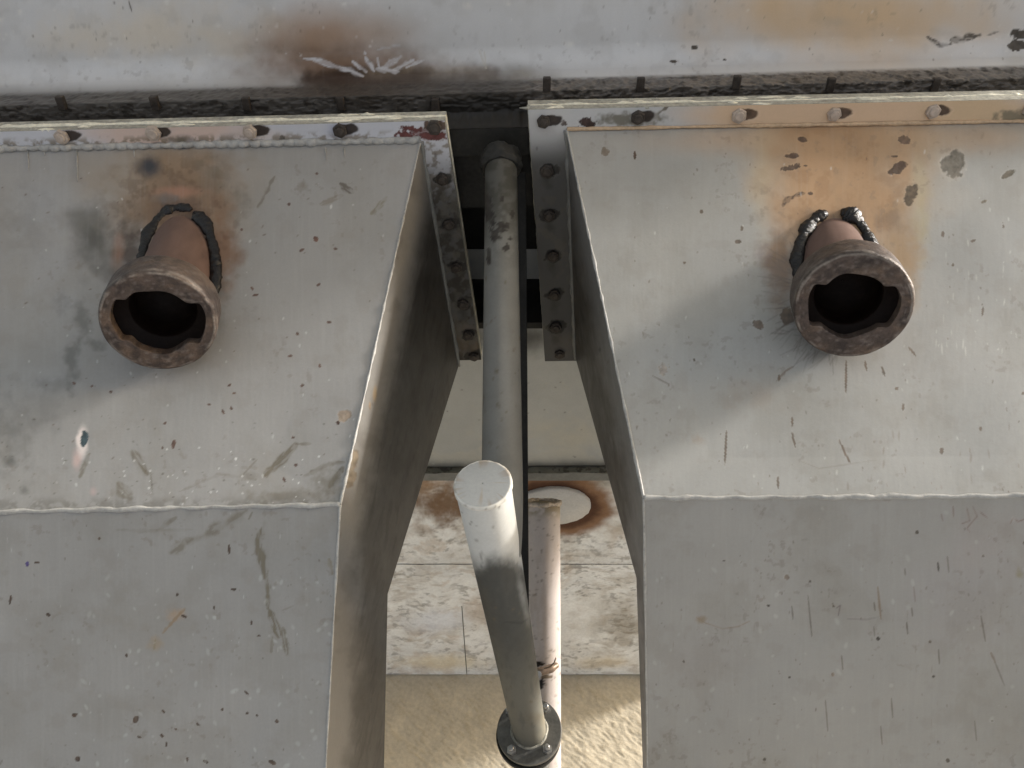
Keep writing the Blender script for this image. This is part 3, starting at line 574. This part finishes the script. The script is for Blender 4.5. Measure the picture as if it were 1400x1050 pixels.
    def fp(X, Y):
        if L:
            P = Paint(X, Y, (.55, .55, .57), .05, 60, 201)
            P.soft(230, 178, 130, 30, (.62, .46, .37), .85, n=.3, ns=50, edge=.5); P.soft(360, 185, 60, 12, (.58, .46, .38), .4)
            P.soft(247, 192, 24, 8, (.03, .05, .06), .9, n=.4, ns=8); P.mix(sst(186, 196, Y + X * .02) * sst(.42, .6, fbm(X, Y, 9, 203)) * .75, (.19, .15, .10))
            P.soft(465, 178, 26, 12, (.35, .38, .50), .5)
            R_c = (.13, .045, .04); P.chip(572, 182, 22, 9, R_c, 6, .9, 6); P.chip(592, 186, 22, 6, R_c, 0, .5, 6); P.chip(596, 172, 16, 9, (.12, .08, .06), 0, .7, 6); P.chip(555, 186, 14, 6, R_c, 10, 1.1, 5)
            P.chip(407, 196, 11, 6, (.10, .05, .045), 0, .4, 6); P.chip(430, 196, 11, 5, (.10, .09, .09), 0, .5, 5); P.chip(386, 189, 4, 4, (.14, .12, .1))
            P.mul(sst(185, 290, Y), (.17, .165, .15)); P.soft(640, 470, 30, 30, (.22, .16, .10), .7, n=.6)  # strip along the gap darkened in the colour for shade
        else:
            P = Paint(X, Y, (.50, .495, .48), .05, 60, 221)
            P.soft(1190, 155, 270, 40, (.64, .46, .30), .95, n=.15, ns=60, edge=.35); P.soft(1340, 150, 100, 30, (.54, .40, .23), .5)
            P.soft(862, 163, 46, 9, (.13, .115, .08), .85, n=.7, ns=9, edge=.5); P.chip(803, 168, 10, 7, (.05, .03, .025), 0, .8, 5); P.chip(820, 177, 9, 4, (.10, .08, .06), -15, .5, 5); P.chip(770, 168, 5, 4, (.08, .06, .05), 0, 1, 3)
            P.stroke([(895, 158), (912, 146)], 4, (.13, .11, .08), .9, .4, 3, 2); P.soft(1390, 162, 34, 12, (.17, .15, .10), .85, n=.8, ns=9, edge=.5); P.stroke([(1340, 190), (1375, 172), (1400, 170)], 3, (.3, .24, .13), .7, .5)
            P.soft(745, 170, 30, 18, (.35, .33, .32), .5); P.mul(sst(168, 230, Y), (.19, .187, .18)); P.soft(765, 470, 24, 26, (.16, .14, .12), .5, n=.6)  # gap shade multiplied into the strip colour
            P.soft(772, 330, 7, 22, (.08, .07, .06), .6, n=.6, ns=8)
        for (x, y) in ([(85, 187), (210, 182), (342, 180), (465, 178)] if L else [(872, 160), (1010, 158), (1140, 156), (1275, 152), (743, 166)]):
            P.chip(x + 9, y - 1, 17, 8, (.03, .02, .015) if L or x < 900 else (.085, .055, .038), -4, .25, 8, .97, .0004)
        for (x, y) in ([(605, 245), (614, 307), (624, 365), (633, 415), (641, 458), (648, 487)] if L else [(748, 233), (751, 294), (756, 350), (758, 402), (760, 447)]):
            P.chip(x + 1, y, 14, 9, (.02, .017, .014), -6, .5, 7, .9, 0); P.soft(x, y + 14, 9, 16, (.03, .025, .02), .5, n=.6, ns=8)
        P.mix(sst(.56, .68, fbm(X, Y, 16, 205)) * sst(215, 260, Y) * .6, (.12, .11, .09))
        P.specks(70, (580, 160, 800, 500), (.08, .07, .06), (.8, 2.6), 2.5, 70, 206, .7)
        return P
    ymask = np.concatenate([np.linspace(0, .2, 70), np.linspace(.2, 1, 210)[1:]]); xmask = np.concatenate([np.linspace(0, .12, 90), np.linspace(.12, .85, 480)[1:], [.93, 1]])
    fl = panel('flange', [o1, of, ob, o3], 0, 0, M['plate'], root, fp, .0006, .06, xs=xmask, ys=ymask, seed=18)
    up_ = np.array([0, 0, 1.0]); eps = up_ * .0008
    extr('flange_edge', [o1 + eps, of + eps, ob + eps, o3 + eps], up_ * (Z1 - ZF - .0008), M['edge'], root, fl)
    def inset(k, z):   # slightly smaller or larger outline at height z
        c = (o1 + of + ob + o3) / 4
        return [np.array([*(p[:2] + nrm((p - c))[:2] * k), z]) for p in (o1, of, ob, o3)]
    # squeezed-out sealant: a lumpy cream line
    n = 420; ln = [o1 + (of - o1) * t for t in np.linspace(0, .9, n)]
    sealpts = [np.array([p[0], p[1] + .0008, (Z1 + Z2) / 2 + .0006 * math.sin(p[0] * 40)]) for p in ln]
    rr = [max(.0010, (.0024 if L else .0017) * (.55 + .9 * vn(np.array(p[0] * 60 + 100), np.array(3.0), 4))) for p in ln]
    gk = tube('gasket', sealpts, rr, M['cream'], root, 8, lump=.3, ls=.004)
    extr('gasket_sheet', inset(-.001, Z1 + .0002), up_ * (Z2 - Z1 - .0004), M['edge'], root, gk)
    ln2 = [o1 + (o3 - o1) * t for t in np.linspace(0, 1, 120)]
    tube('sealant', [np.array([p[0] + side * .0006, p[1], (Z1 + Z2) / 2]) for p in ln2], [.0016 if i < 50 else .001 for i in range(120)], M['cream'] if L else M['edge'], root, 8, lump=.45, ls=.005, parent=gk)
    # smears of sealant on the front edge
    rg = random.Random(3 + side)
    for i in range(16 if L else 24):
        t = rg.uniform(0, .8) if i > 6 else rg.uniform(0, .16); p = o1 + (of - o1) * t; z = rg.uniform(ZF + .002, Z3 - .003); ll = rg.uniform(.004, .02); d = nrm(of - o1)
        pts_ = [np.array([*(p + d * ll * s)[:2], z + rg.uniform(-.0012, .0012)]) + np.array([0, .0006, 0]) for s in np.linspace(-1, 1, 7)]
        tube('sealant_smear', pts_, [.0006, .0014, .002, .0022, .0018, .0012, .0005], M['cream'] if rg.random() < .7 else M['edge'], root, 7, parent=gk, lump=.4, ls=.003)
    # counter flange of the vessel
    extr('counter_flange', inset(0.0, Z2 + .0002), up_ * (Z3 - Z2 - .0004), M['edge'], tank)
    # neck above it
    nk = [A + np.array([side * .012, .012, 0]), A_f + np.array([0, .012, 0]), A_f + (D - A), D + np.array([side * .012, 0, 0])]
    extr('neck', [np.array([p[0], p[1], Z3 + .001]) for p in nk], up_ * (ZT - Z3 + .001), M['dark'], tank)
    # ---- welds
    def bead(name, pts, r, m, lump=.35, ls=.006, sd=1, n=10):
        return tube(name, pts, r, m, root, n, lump=lump, ls=ls, seed=sd)
    def lerp(a, b, n): return [a + (b - a) * t for t in np.linspace(0, 1, n)]
    rg = random.Random(9)
    top = lerp(A, A_f, 420); rr = [(.0036 if L else .0019) * (.7 + .6 * float(vn(np.array(i / (5.0 if L else 9.0)), np.array(1.0), 8))) for i in range(420)]
    off = np.array([0, -.0015, -.001])
    bead('top_weld', [p + off + np.array([0, 0, .0012 * math.sin(i * .9) * (1 if L else .2)]) for i, p in enumerate(top)], rr, M['bead'] if L else M['beadtan'], .3, .006, 3)
    bead('seam_weld', [p + np.array([0, 0, .0006 * math.sin(i * .37)]) for i, p in enumerate(lerp(B, B_f, 400))], [.0017 * (.6 + .8 * float(vn(np.array(i / 7.0), np.array(5.0), 18))) for i in range(400)], M['bead'], .35, .006, 4)
    bead('corner_weld', lerp(A, B, 260), [.0011 * (.6 + .9 * float(vn(np.array(i / 6.0), np.array(5.0), 28))) for i in range(260)], M['bead'], .45, .004, 5, 8)
    bead('corner_weld', lerp(B, C2, 220), [.0009 * (.6 + .9 * float(vn(np.array(i / 6.0), np.array(7.0), 38))) for i in range(220)], M['bead'], .45, .004, 6, 8)
    bead('side_weld', [p + np.array([-side * .0005, 0, -.001]) for p in lerp(A, D, 160)], [.0026 * (.7 + .6 * float(vn(np.array(i / 5.0), np.array(9.0), 48))) for i in range(160)], M['greyg'], .3, .006, 7)
    # drips hanging from the top weld
    if L:
        for (px, l) in [(38, 30), (105, 46), (60, 10), (183, 12), (445, 16), (470, 12)]:
            a = onplane(px, 203, A, NF); b = onplane(px + 1, 203 + l, A, NF)
            bead('paint_run', [a + NF * -.0002, b + NF * -.0002], [.0009, .0003], M['bead'], 0, .01, 2, 6)
    # ---- bolts
    boltpx = ([(-38, 190, 0), (85, 187, 0), (210, 182, 0), (342, 180, 0), (465, 178, 1), (594, 174, 1), (605, 245, 1), (614, 307, 1), (624, 365, 1), (633, 415, 1), (641, 458, 1), (648, 487, 1)] if L else
              [(743, 166, 1), (872, 160, 1), (1010, 158, 0), (1140, 156, 0), (1275, 152, 0), (1408, 149, 0), (748, 233, 1), (751, 294, 1), (756, 350, 1), (758, 402, 1), (760, 447, 1), (765, 484, 1)])
    for (px, py, dk) in boltpx:
        p = onz(px, py, ZF)
        ms = BOLT_D if dk else BOLT_P
        b = bpy.data.objects.new('bolt', ms); COL.objects.link(b); b.parent = root
        b.location = Vector(p) - root.location; s = random.uniform(.92, 1.08) * (.92 if dk else 1); b.scale = (s, s, random.uniform(.8, 1.15)); b.rotation_euler = (random.uniform(-.06, .06), random.uniform(-.06, .06), random.uniform(0, 6))
        if py < 200:
            q0 = onz(px + random.uniform(-5, 5), (139 if L else 112) + random.uniform(-2, 2), ZL)
            box('stud', (q0[0] - .0044, q0[1] - .0065, ZL - random.uniform(.003, .006)), (q0[0] + .0044, q0[1] + .009, ZL + .002), M['boltr'], tank, bevel=.0012)
    # ---- pipe stub
    stub(root, A, NF, L)
    return root

def bolt_mesh(name, m):
    """painted nut and thread end seen from below: hexagon with rounded crown, thread end and washer"""
    V = []; F = []
    def ringv(r, z, n=24, hexa=0):
        b = len(V)
        for i in range(n):
            a = 2 * math.pi * i / n; rr = r
            if hexa: rr = r * math.cos(math.pi / 6) / math.cos((a % (math.pi / 3)) - math.pi / 6) * .8 + r * .2
            V.append((rr * math.cos(a), rr * math.sin(a), z))
        return b
    prev = None
    for (r, z, h) in [(.0082, .002, 1), (.0082, -.0030, 1), (.0074, -.0038, 1), (.0052, -.0039, 0), (.0048, -.0052, 0), (.0040, -.0056, 0), (.0002, -.0056, 0)]:
        b = ringv(r, z, 24, h)
        if prev is not None:
            for i in range(24): F.append([prev + i, prev + (i + 1) % 24, b + (i + 1) % 24, b + i])
        prev = b
    F = [f[::-1] for f in F]
    me = bpy.data.meshes.new(name); me.from_pydata(V, [], F); me.materials.append(m)
    me.polygons.foreach_set('use_smooth', [False] * len(F)); return me
BOLT_P = bolt_mesh('bolt', M['boltp']); BOLT_D = bolt_mesh('bolt', M['boltr'])

def stub(root, A, NF, L):
    R = onplane(*((244, 364) if L else (1143, 362)), A, NF)
    Fc = atd(*((216.5, 441) if L else (1166, 419)), .63 if L else .615)
    d = nrm(Fc - R); Ln = np.linalg.norm(Fc - R)
    RO = .0458; RP = .0300
    u = nrm(np.cross(d, [0, 0, 1.0])); u = nrm(np.array([1, 0, 0]) - d * d[0]); v = np.cross(d, u)
    # v must point to image-up
    x0, y0 = proj(Fc); x1, y1 = proj(Fc + v * .01)
    if y1 > y0: v = -v
    # pipe with its bore
    SL = .040
    n = 96; a = np.linspace(0, 2 * math.pi, n, endpoint=False); cs = np.cos(a)[:, None] * u + np.sin(a)[:, None] * v
    def ring(c, r): return c + cs * (r[:, None] if hasattr(r, '__len__') else r)
    back = R - d * .07
    NFn = NF
    start = []
    for i in range(n):
        p = R + cs[i] * RP; s = np.dot(A - p, NFn) / np.dot(d, NFn); start.append(p + d * (s - .004))
    rows = [np.array(start)] + [ring(Fc - d * (SL + .002) * 1.0, RP)]
    m0 = rows[0]; rows = [m0 + (rows[1] - m0) * t for t in np.linspace(0, 1, 12)]
    def pp(X, Y):
        P = Paint(X, Y, (.145, .096, .080), .3, 14, 301 + L)
        P.mix(sst(.48, .66, fbm(X, Y, 12, 305)) * .5, (.13, .085, .07)); P.specks(20, (X.min(), Y.min(), X.max(), Y.max()), (.06, .04, .035), (.6, 1.6), 5, 60, 306, .7)
        return P
    V = np.array(rows); X, Y = proj(V); P = pp(X, Y)
    st = new_obj('pipe_stub', V, gridfaces(12, n, True), M['pipe'], root, None, P.c)
    # socket: keyed opening, thick collar
    rot = math.radians(-10 if L else 4)
    r0, r1 = (.63, .79) if L else (.60, .745)
    def opening(sc_=1.0):
        rr = []
        for t in a:
            k = abs(((t - rot + math.pi / 2) % math.pi) - math.pi / 2)     # angle from the lobe axis
            kk = 1 - float(sst(math.radians(31), math.radians(39), np.array(k)))
            kk *= 1.0 if math.cos(t - rot) > 0 else (.9 if L else 1.12)
            rr.append((r0 + (r1 - r0) * kk + .02 * math.sin(3 * t + 1) + .012 * math.sin(7 * t)) * RO * sc_)
        return np.array(rr)
    op = opening()
    prof = []
    prof.append(ring(Fc - d * (SL + .001), np.full(n, RP * 1.0)))
    prof.append(ring(Fc - d * (SL), np.full(n, RO * .90)))
    prof.append(ring(Fc - d * (SL - .004), np.full(n, RO * .985)))
    for q_ in np.linspace(SL - .006, .0045, 14): prof.append(ring(Fc - d * q_, np.full(n, RO)))
    prof.append(ring(Fc - d * .0032, np.full(n, RO)))
    prof.append(ring(Fc - d * .0010, np.full(n, RO * .985)))
    prof.append(ring(Fc, np.full(n, RO * .955)))
    for t in np.linspace(.1, .93, 10): prof.append(ring(Fc, (1 - t) * RO * .955 + t * op))
    prof.append(ring(Fc - d * .0002, op * 1.008)); prof.append(ring(Fc - d * .0014, op)); prof.append(ring(Fc - d * .0095, op))
    V = np.array(prof)
    # hammered, pitted surface
    nz = fbm(V[..., 0] / .006 + 9, V[..., 2] / .006 + V[..., 1] / .01, 1, 44, 3) - .5
    V = V + (V - Fc) * (nz * .03)[..., None]
    A_ = np.arctan2((V - Fc) @ v, (V - Fc) @ u); rad = np.linalg.norm(np.cross(V - Fc, d), axis=-1) / RO
    gx = V[..., 0] / .001; gy = (V[..., 2] - V[..., 1]) / .001
    P = Paint(gx, gy, (.085, .062, .050), .3, 14, 601 + L)
    P.mix(sst(.45, .7, fbm(gx, gy, 16, 603, 5)) * .65, (.155, .105, .072)); P.mix(sst(.5, .68, fbm(gx, gy, 7, 607, 4)) * .6, (.035, .027, .024))
    P.mix(sst(.60, .7, fbm(gx, gy, 3, 609, 3)) * .5, (.20, .165, .14))
    face = np.arange(len(prof))[:, None] > 18; rim = ((rad > .93) & face) | ((rad > .99) & (np.arange(len(prof))[:, None] > 15))
    P.mix(rim * sst(.42, .6, fbm(gx, gy, 9, 611, 3)) * .6, (.30, .26, .22)); P.mix((~face) * .35, (.05, .042, .038))
    sk = new_obj('socket', V, gridfaces(len(prof), n, True), M['rustp'], root, st, P.c)
    m_ = sk.modifiers.new('soften', 'SUBSURF'); m_.levels = 1; m_.render_levels = 1
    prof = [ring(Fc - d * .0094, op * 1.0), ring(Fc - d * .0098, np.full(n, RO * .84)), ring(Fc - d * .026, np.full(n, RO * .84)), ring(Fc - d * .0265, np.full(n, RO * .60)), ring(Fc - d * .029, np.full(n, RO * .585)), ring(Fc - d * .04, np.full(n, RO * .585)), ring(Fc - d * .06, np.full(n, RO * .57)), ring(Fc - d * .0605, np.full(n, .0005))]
    new_obj('bore', np.array(prof), gridfaces(len(prof), n, True), M['rust_shade'], root, st)
    # weld bead round the foot of the pipe
    pts = []; rr = []
    gap = (math.radians(66), math.radians(71)) if L else (math.radians(82), math.radians(104))
    nb = 260
    for i in range(nb):
        t = gap[1] + (2 * math.pi - (gap[1] - gap[0])) * i / (nb - 1)
        c_ = math.cos(t) * u + math.sin(t) * v; p = R + c_ * (RP + .0048); s = np.dot(A - p, NFn) / np.dot(d, NFn); p = p + d * s
        nn = NFn if np.dot(NFn, O - p) > 0 else -NFn
        pts.append(p + nn * .0002)
        base = .0054 if L else (.0066 if math.cos(t) < .2 else .0056)
        rip = 1 + .04 * math.sin(i * 1.25) + .6 * (float(vn(np.array(i / 9.0), np.array(2.0), 55)) - .5)
        e = min(1, i / 6, (nb - 1 - i) / 6); rr.append(base * rip * (.45 + .55 * e))
    if not L:
        for i in range(nb - 26, nb): rr[i] *= 1 + .45 * math.sin((i - nb + 26) / 26 * math.pi)
    wb = tube('weld_bead', pts, rr, M['slag'], root, 18, parent=st, squash=NF, lump=.34, ls=.004, seed=66)
    # a thin bright rim where the weld washed on to the plate
    return st

duct(-1); duct(1)

# ------------------------------------------------------------------ pipework in the gap
pw = empty('drain_pipework', tuple(atd(735, 1000, .75)), 'grey pipe hanging in the gap, joined to a capped level pipe with a bolted flange', 'pipework')
def vp(X, Y):
    P = Paint(X, Y, (.165, .162, .148), .15, 30, 401)
    P.mix((1 - sst(230, 420, Y)) * sst(.33, .58, fbm(X, Y, 12, 402)) * .85, (.065, .062, .05)); P.mix((1 - sst(240, 350, Y)) * .65, (.05, .047, .038))
    for (x, y, rx, ry) in [(682, 315, 12, 5), (676, 322, 6, 8), (690, 308, 7, 5), (672, 300, 4, 10), (700, 293, 3, 6), (667, 285, 6, 16), (692, 338, 4, 6), (698, 327, 3, 4), (668, 350, 4, 14), (686, 272, 3, 5)]:
        P.chip(x, y, rx, ry, (.045, .04, .035), 0, 1.1, 5, .95)
    P.specks(50, (655, 330, 720, 650), (.1, .08, .05), (.6, 1.8), 3, 90, 403, .7); return P
vt, vb = atd(685, 226, .825), atd(687, 742, .605)
ve = vt + (vb - vt) * .86; C1, C2_ = atd(660, 662, .560), atd(724, 1000, .95); jn = C1 + nrm(C2_ - C1) * .125
pts = [vt + (ve - vt) * t for t in np.linspace(-.02, 1, 180)] + [ve * (1 - t) ** 2 + vb * 2 * t * (1 - t) + jn * t * t for t in np.linspace(.03, 1, 40)]
vp_o = tube('upright_pipe', pts, .0172, M['pipe'], pw, 56, vp)
cl = nrm(vb - vt)
tube('collar', [vt - cl * .012, vt + cl * .004, vt + cl * .008], [.0225, .0225, .019], M['dark'], pw, 48, parent=vp_o, lump=.16, ls=.006, sub=6)
C1, C2_ = atd(660, 662, .560), atd(724, 1000, .95)
dd = nrm(C2_ - C1); LL = np.linalg.norm(C2_ - C1)
def cp(X, Y):
    P = Paint(X, Y, (.60, .60, .57), .06, 40, 421)
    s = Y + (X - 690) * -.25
    P.mix(sst(746, 780, s + 26 * (fbm(X, Y, 16, 4, 5) - .5) - .012 * (X - 690 - (Y - 760) * .2) ** 2) * .96, (.055, .056, .052)); P.mix(sst(865, 950, s) * .8, (.17, .165, .14)); P.mix(sst(.56, .7, fbm(X, Y / 3, 7, 429)) * sst(752, 772, s) * .5, (.09, .09, .085))  # arched shadow across the pipe painted in as a dark band
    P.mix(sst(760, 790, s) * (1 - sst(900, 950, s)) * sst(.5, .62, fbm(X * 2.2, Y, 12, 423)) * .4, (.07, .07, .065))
    P.soft(715, 815, 6, 45, (.36, .36, .34), .6, rot=-12, n=.4, ns=10); P.soft(736, 982, 30, 10, (.13, .11, .08), .6, n=.6, ns=8); P.soft(750, 990, 16, 30, (.5, .45, .33), .5)
    P.specks(60, (620, 690, 760, 1000), (.12, .10, .07), (.7, 2.2), 2, 40, 424, .75, 80); P.stroke([(690, 850), (712, 852), (722, 846)], 1.6, (.04, .04, .04), .9, .2)
    return P
pts = [C1 + dd * LL * t for t in np.linspace(0.004, 1.0, 300)]
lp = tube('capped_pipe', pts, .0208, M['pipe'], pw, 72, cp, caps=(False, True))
# cap disc with a slightly ragged weld lip
u, v = frame(dd); n = 96; a = np.linspace(0, 2 * math.pi, n, endpoint=False)
def crow(r, off, jit=0): return C1 + dd * off + (r * (1 + jit * (fbm(np.cos(a) * 5 + 9, np.sin(a) * 5 + 9, 1, 8) - .5) * 2))[:, None] * (np.cos(a)[:, None] * u + np.sin(a)[:, None] * v) if hasattr(r, '__len__') else C1 + dd * off + (r * (1 + jit * (fbm(np.cos(a) * 5 + 9, np.sin(a) * 5 + 9, 1, 8) - .5) * 2))[:, None] * (np.cos(a)[:, None] * u + np.sin(a)[:, None] * v)
V = np.array([crow(.0208, .004), crow(.0219, .0025, .03), crow(.0219, .0003, .03), crow(.0210, -.0008, .02), crow(.0198, -.0008), crow(.013, -.001), crow(.0004, -.001)])
def capp(X, Y):
    P = Paint(X, Y, (.33, .335, .325), 0, 20, 441); P.specks(14, (620, 620, 700, 700), (.3, .24, .17), (.8, 2), 2, 0, 442, .7); return P
X, Y = proj(V); P = capp(X, Y)
P.c[0:4] = np.array((.66, .64, .58)) * (1 + .2 * (fbm(X[0:4], Y[0:4], 6, 9) - .5))[..., None]
m_ = (sst(.5, .62, fbm(X, Y, 7, 19))[2:5] * .6)[..., None]; P.c[2:5] = P.c[2:5] * (1 - m_) + np.array((.25, .20, .15)) * m_
new_obj('end_cap', V, gridfaces(len(V), n, True)[:, ::-1], M['pipe'], pw, lp, P.c)
# bolted flange pair
def disc(name, c, r, t, m, parent=None, r_in=0): 
    o = tube(name, [c - dd * t / 2, c + dd * t / 2], r, m, pw, 64, parent=parent)
    b = o.modifiers.new('bevel', 'BEVEL'); b.width = .0012; b.segments = 2; b.limit_method = 'ANGLE'; return o
f1 = disc('pipe_flange', C2_ - dd * .002, .0405, .008, M['flange'])
disc('gasket_ring', C2_ + dd * .003, .037, .002, M['dark'], f1)
f2 = disc('counter_flange', C2_ + dd * .010 + np.array([-.002, 0, -.002]), .0405, .011, M['dark'])
tube('fillet_weld', [C2_ - dd * .0066 + .0215 * (math.cos(t) * u + math.sin(t) * v) for t in np.linspace(0, 2 * math.pi, 90, endpoint=False)], .0021, M['edge'], pw, 8, parent=f1, lump=.4, ls=.005, closed=True)
tube('rear_pipe', [C2_ + dd * .012, C2_ + dd * .5], .0208, M['greyg'], pw, 40)
vv = v if proj(C2_ + v * .01)[1] < proj(C2_)[1] else -v
uu = nrm(np.cross(dd, vv)); uu = uu if proj(C2_ + uu * .01)[0] > proj(C2_)[0] else -uu
for t in (42, 138, 228, 318):
    an = math.radians(t); c = C2_ + .0325 * (math.cos(an) * uu + math.sin(an) * vv)
    b = tube('flange_bolt', [c - dd * .0058, c - dd * .0125], .0058, M['steel'], pw, 6, parent=f1)
    b.data.polygons.foreach_set('use_smooth', [False] * len(b.data.polygons))
    th = tube('bolt_thread', [c - dd * .0124, c - dd * .018, c - dd * .019], [.0035, .0035, .0024], M['steel'], pw, 16, parent=f1)
# thin flat brace behind the upright pipe
b0, b1 = atd(711, 236, .87), atd(715, 850, .85)
du = nrm(b1 - b0); sx = np.array([1.0, 0, 0]) * .0068; sn = nrm(np.cross(du, [1, 0, 0])) * .003
extr('flat_brace', [b0 - sx - sn, b0 + sx - sn, b0 + sx + sn, b0 - sx + sn], b1 - b0, M['dark'], pw, bevel=.0008)

# ------------------------------------------------------------------ pale pipe behind
pp0, pp1 = atd(742, 688, 1.05), atd(744, 1180, 1.05)
pr = empty('pale_pipe', tuple(pp1), 'pinkish white painted pipe with a ragged torn top end, behind the capped grey pipe', 'pipe')
def pl(X, Y):
    P = Paint(X, Y, (.60, .54, .51), .05, 30, 461); P.mix(sst(.52, .7, fbm(X * 1.5, Y / 3, 12, 462)) * .4, (.48, .40, .34))
    P.mix((1 - sst(690, 715, Y)) * sst(.4, .55, fbm(X, Y, 6, 463)) * .9, (.26, .21, .12))
    P.specks(130, (716, 690, 772, 1050), (.18, .14, .11), (.6, 1.8), 2.2, 60, 464, .7, 80); P.chip(736, 908, 7, 4, (.04, .035, .03), 0, .9, 4); P.chip(740, 935, 4, 8, (.04, .04, .04), 20, .7, 4); P.chip(748, 925, 8, 3, (.2, .16, .12), 0, 1, 4)
    return P
dp = nrm(pp1 - pp0); npt = 260
pts = [pp0 + (pp1 - pp0) * t for t in np.linspace(0, 1, npt)]
po = tube('pipe_body', pts, .0240, M['pipe'], pr, 56, pl)
tube('ragged_rim', [pp0 - dp * .001 + .0243 * (math.cos(t) * frame(dp)[0] + math.sin(t) * frame(dp)[1]) for t in np.linspace(0, 2 * math.pi, 110, endpoint=False)], .0027, mat('torn_rim', (.58, .50, .42), .5, 0, .3, 200, .8, 250, .1, .5, 90), pr, 8, parent=po, lump=.8, ls=.004, closed=True)
# clip wrapped round it, a curled metal tongue
k0 = atd(722, 915, .775)
cpts = [atd(716, 921, 1.012), atd(730, 920, 1.009), atd(742, 917, 1.009), atd(753, 914, 1.012), atd(762, 909, 1.018)]
M['clip'] = mat('clip_metal', (.27, .20, .15), .4, .4, .2, 200, .3, 300)
clp = tube('pipe_clip', cpts, [.0046, .005, .0058, .0056, .0036], M['clip'], pr, 16, sub=6, lump=.1)
tube('clip_tongue', [atd(744, 914, 1.004), atd(752, 912, 1.002), atd(758, 906, 1.002), atd(760, 899, 1.004)], [.0011, .0012, .0011, .0007], M['clip'], pr, 8, parent=clp, sub=5)
tube('clip_screw', [atd(736, 922, 1.006), atd(736, 922, .996)], .0045, M['steel'], pr, 14, parent=clp)
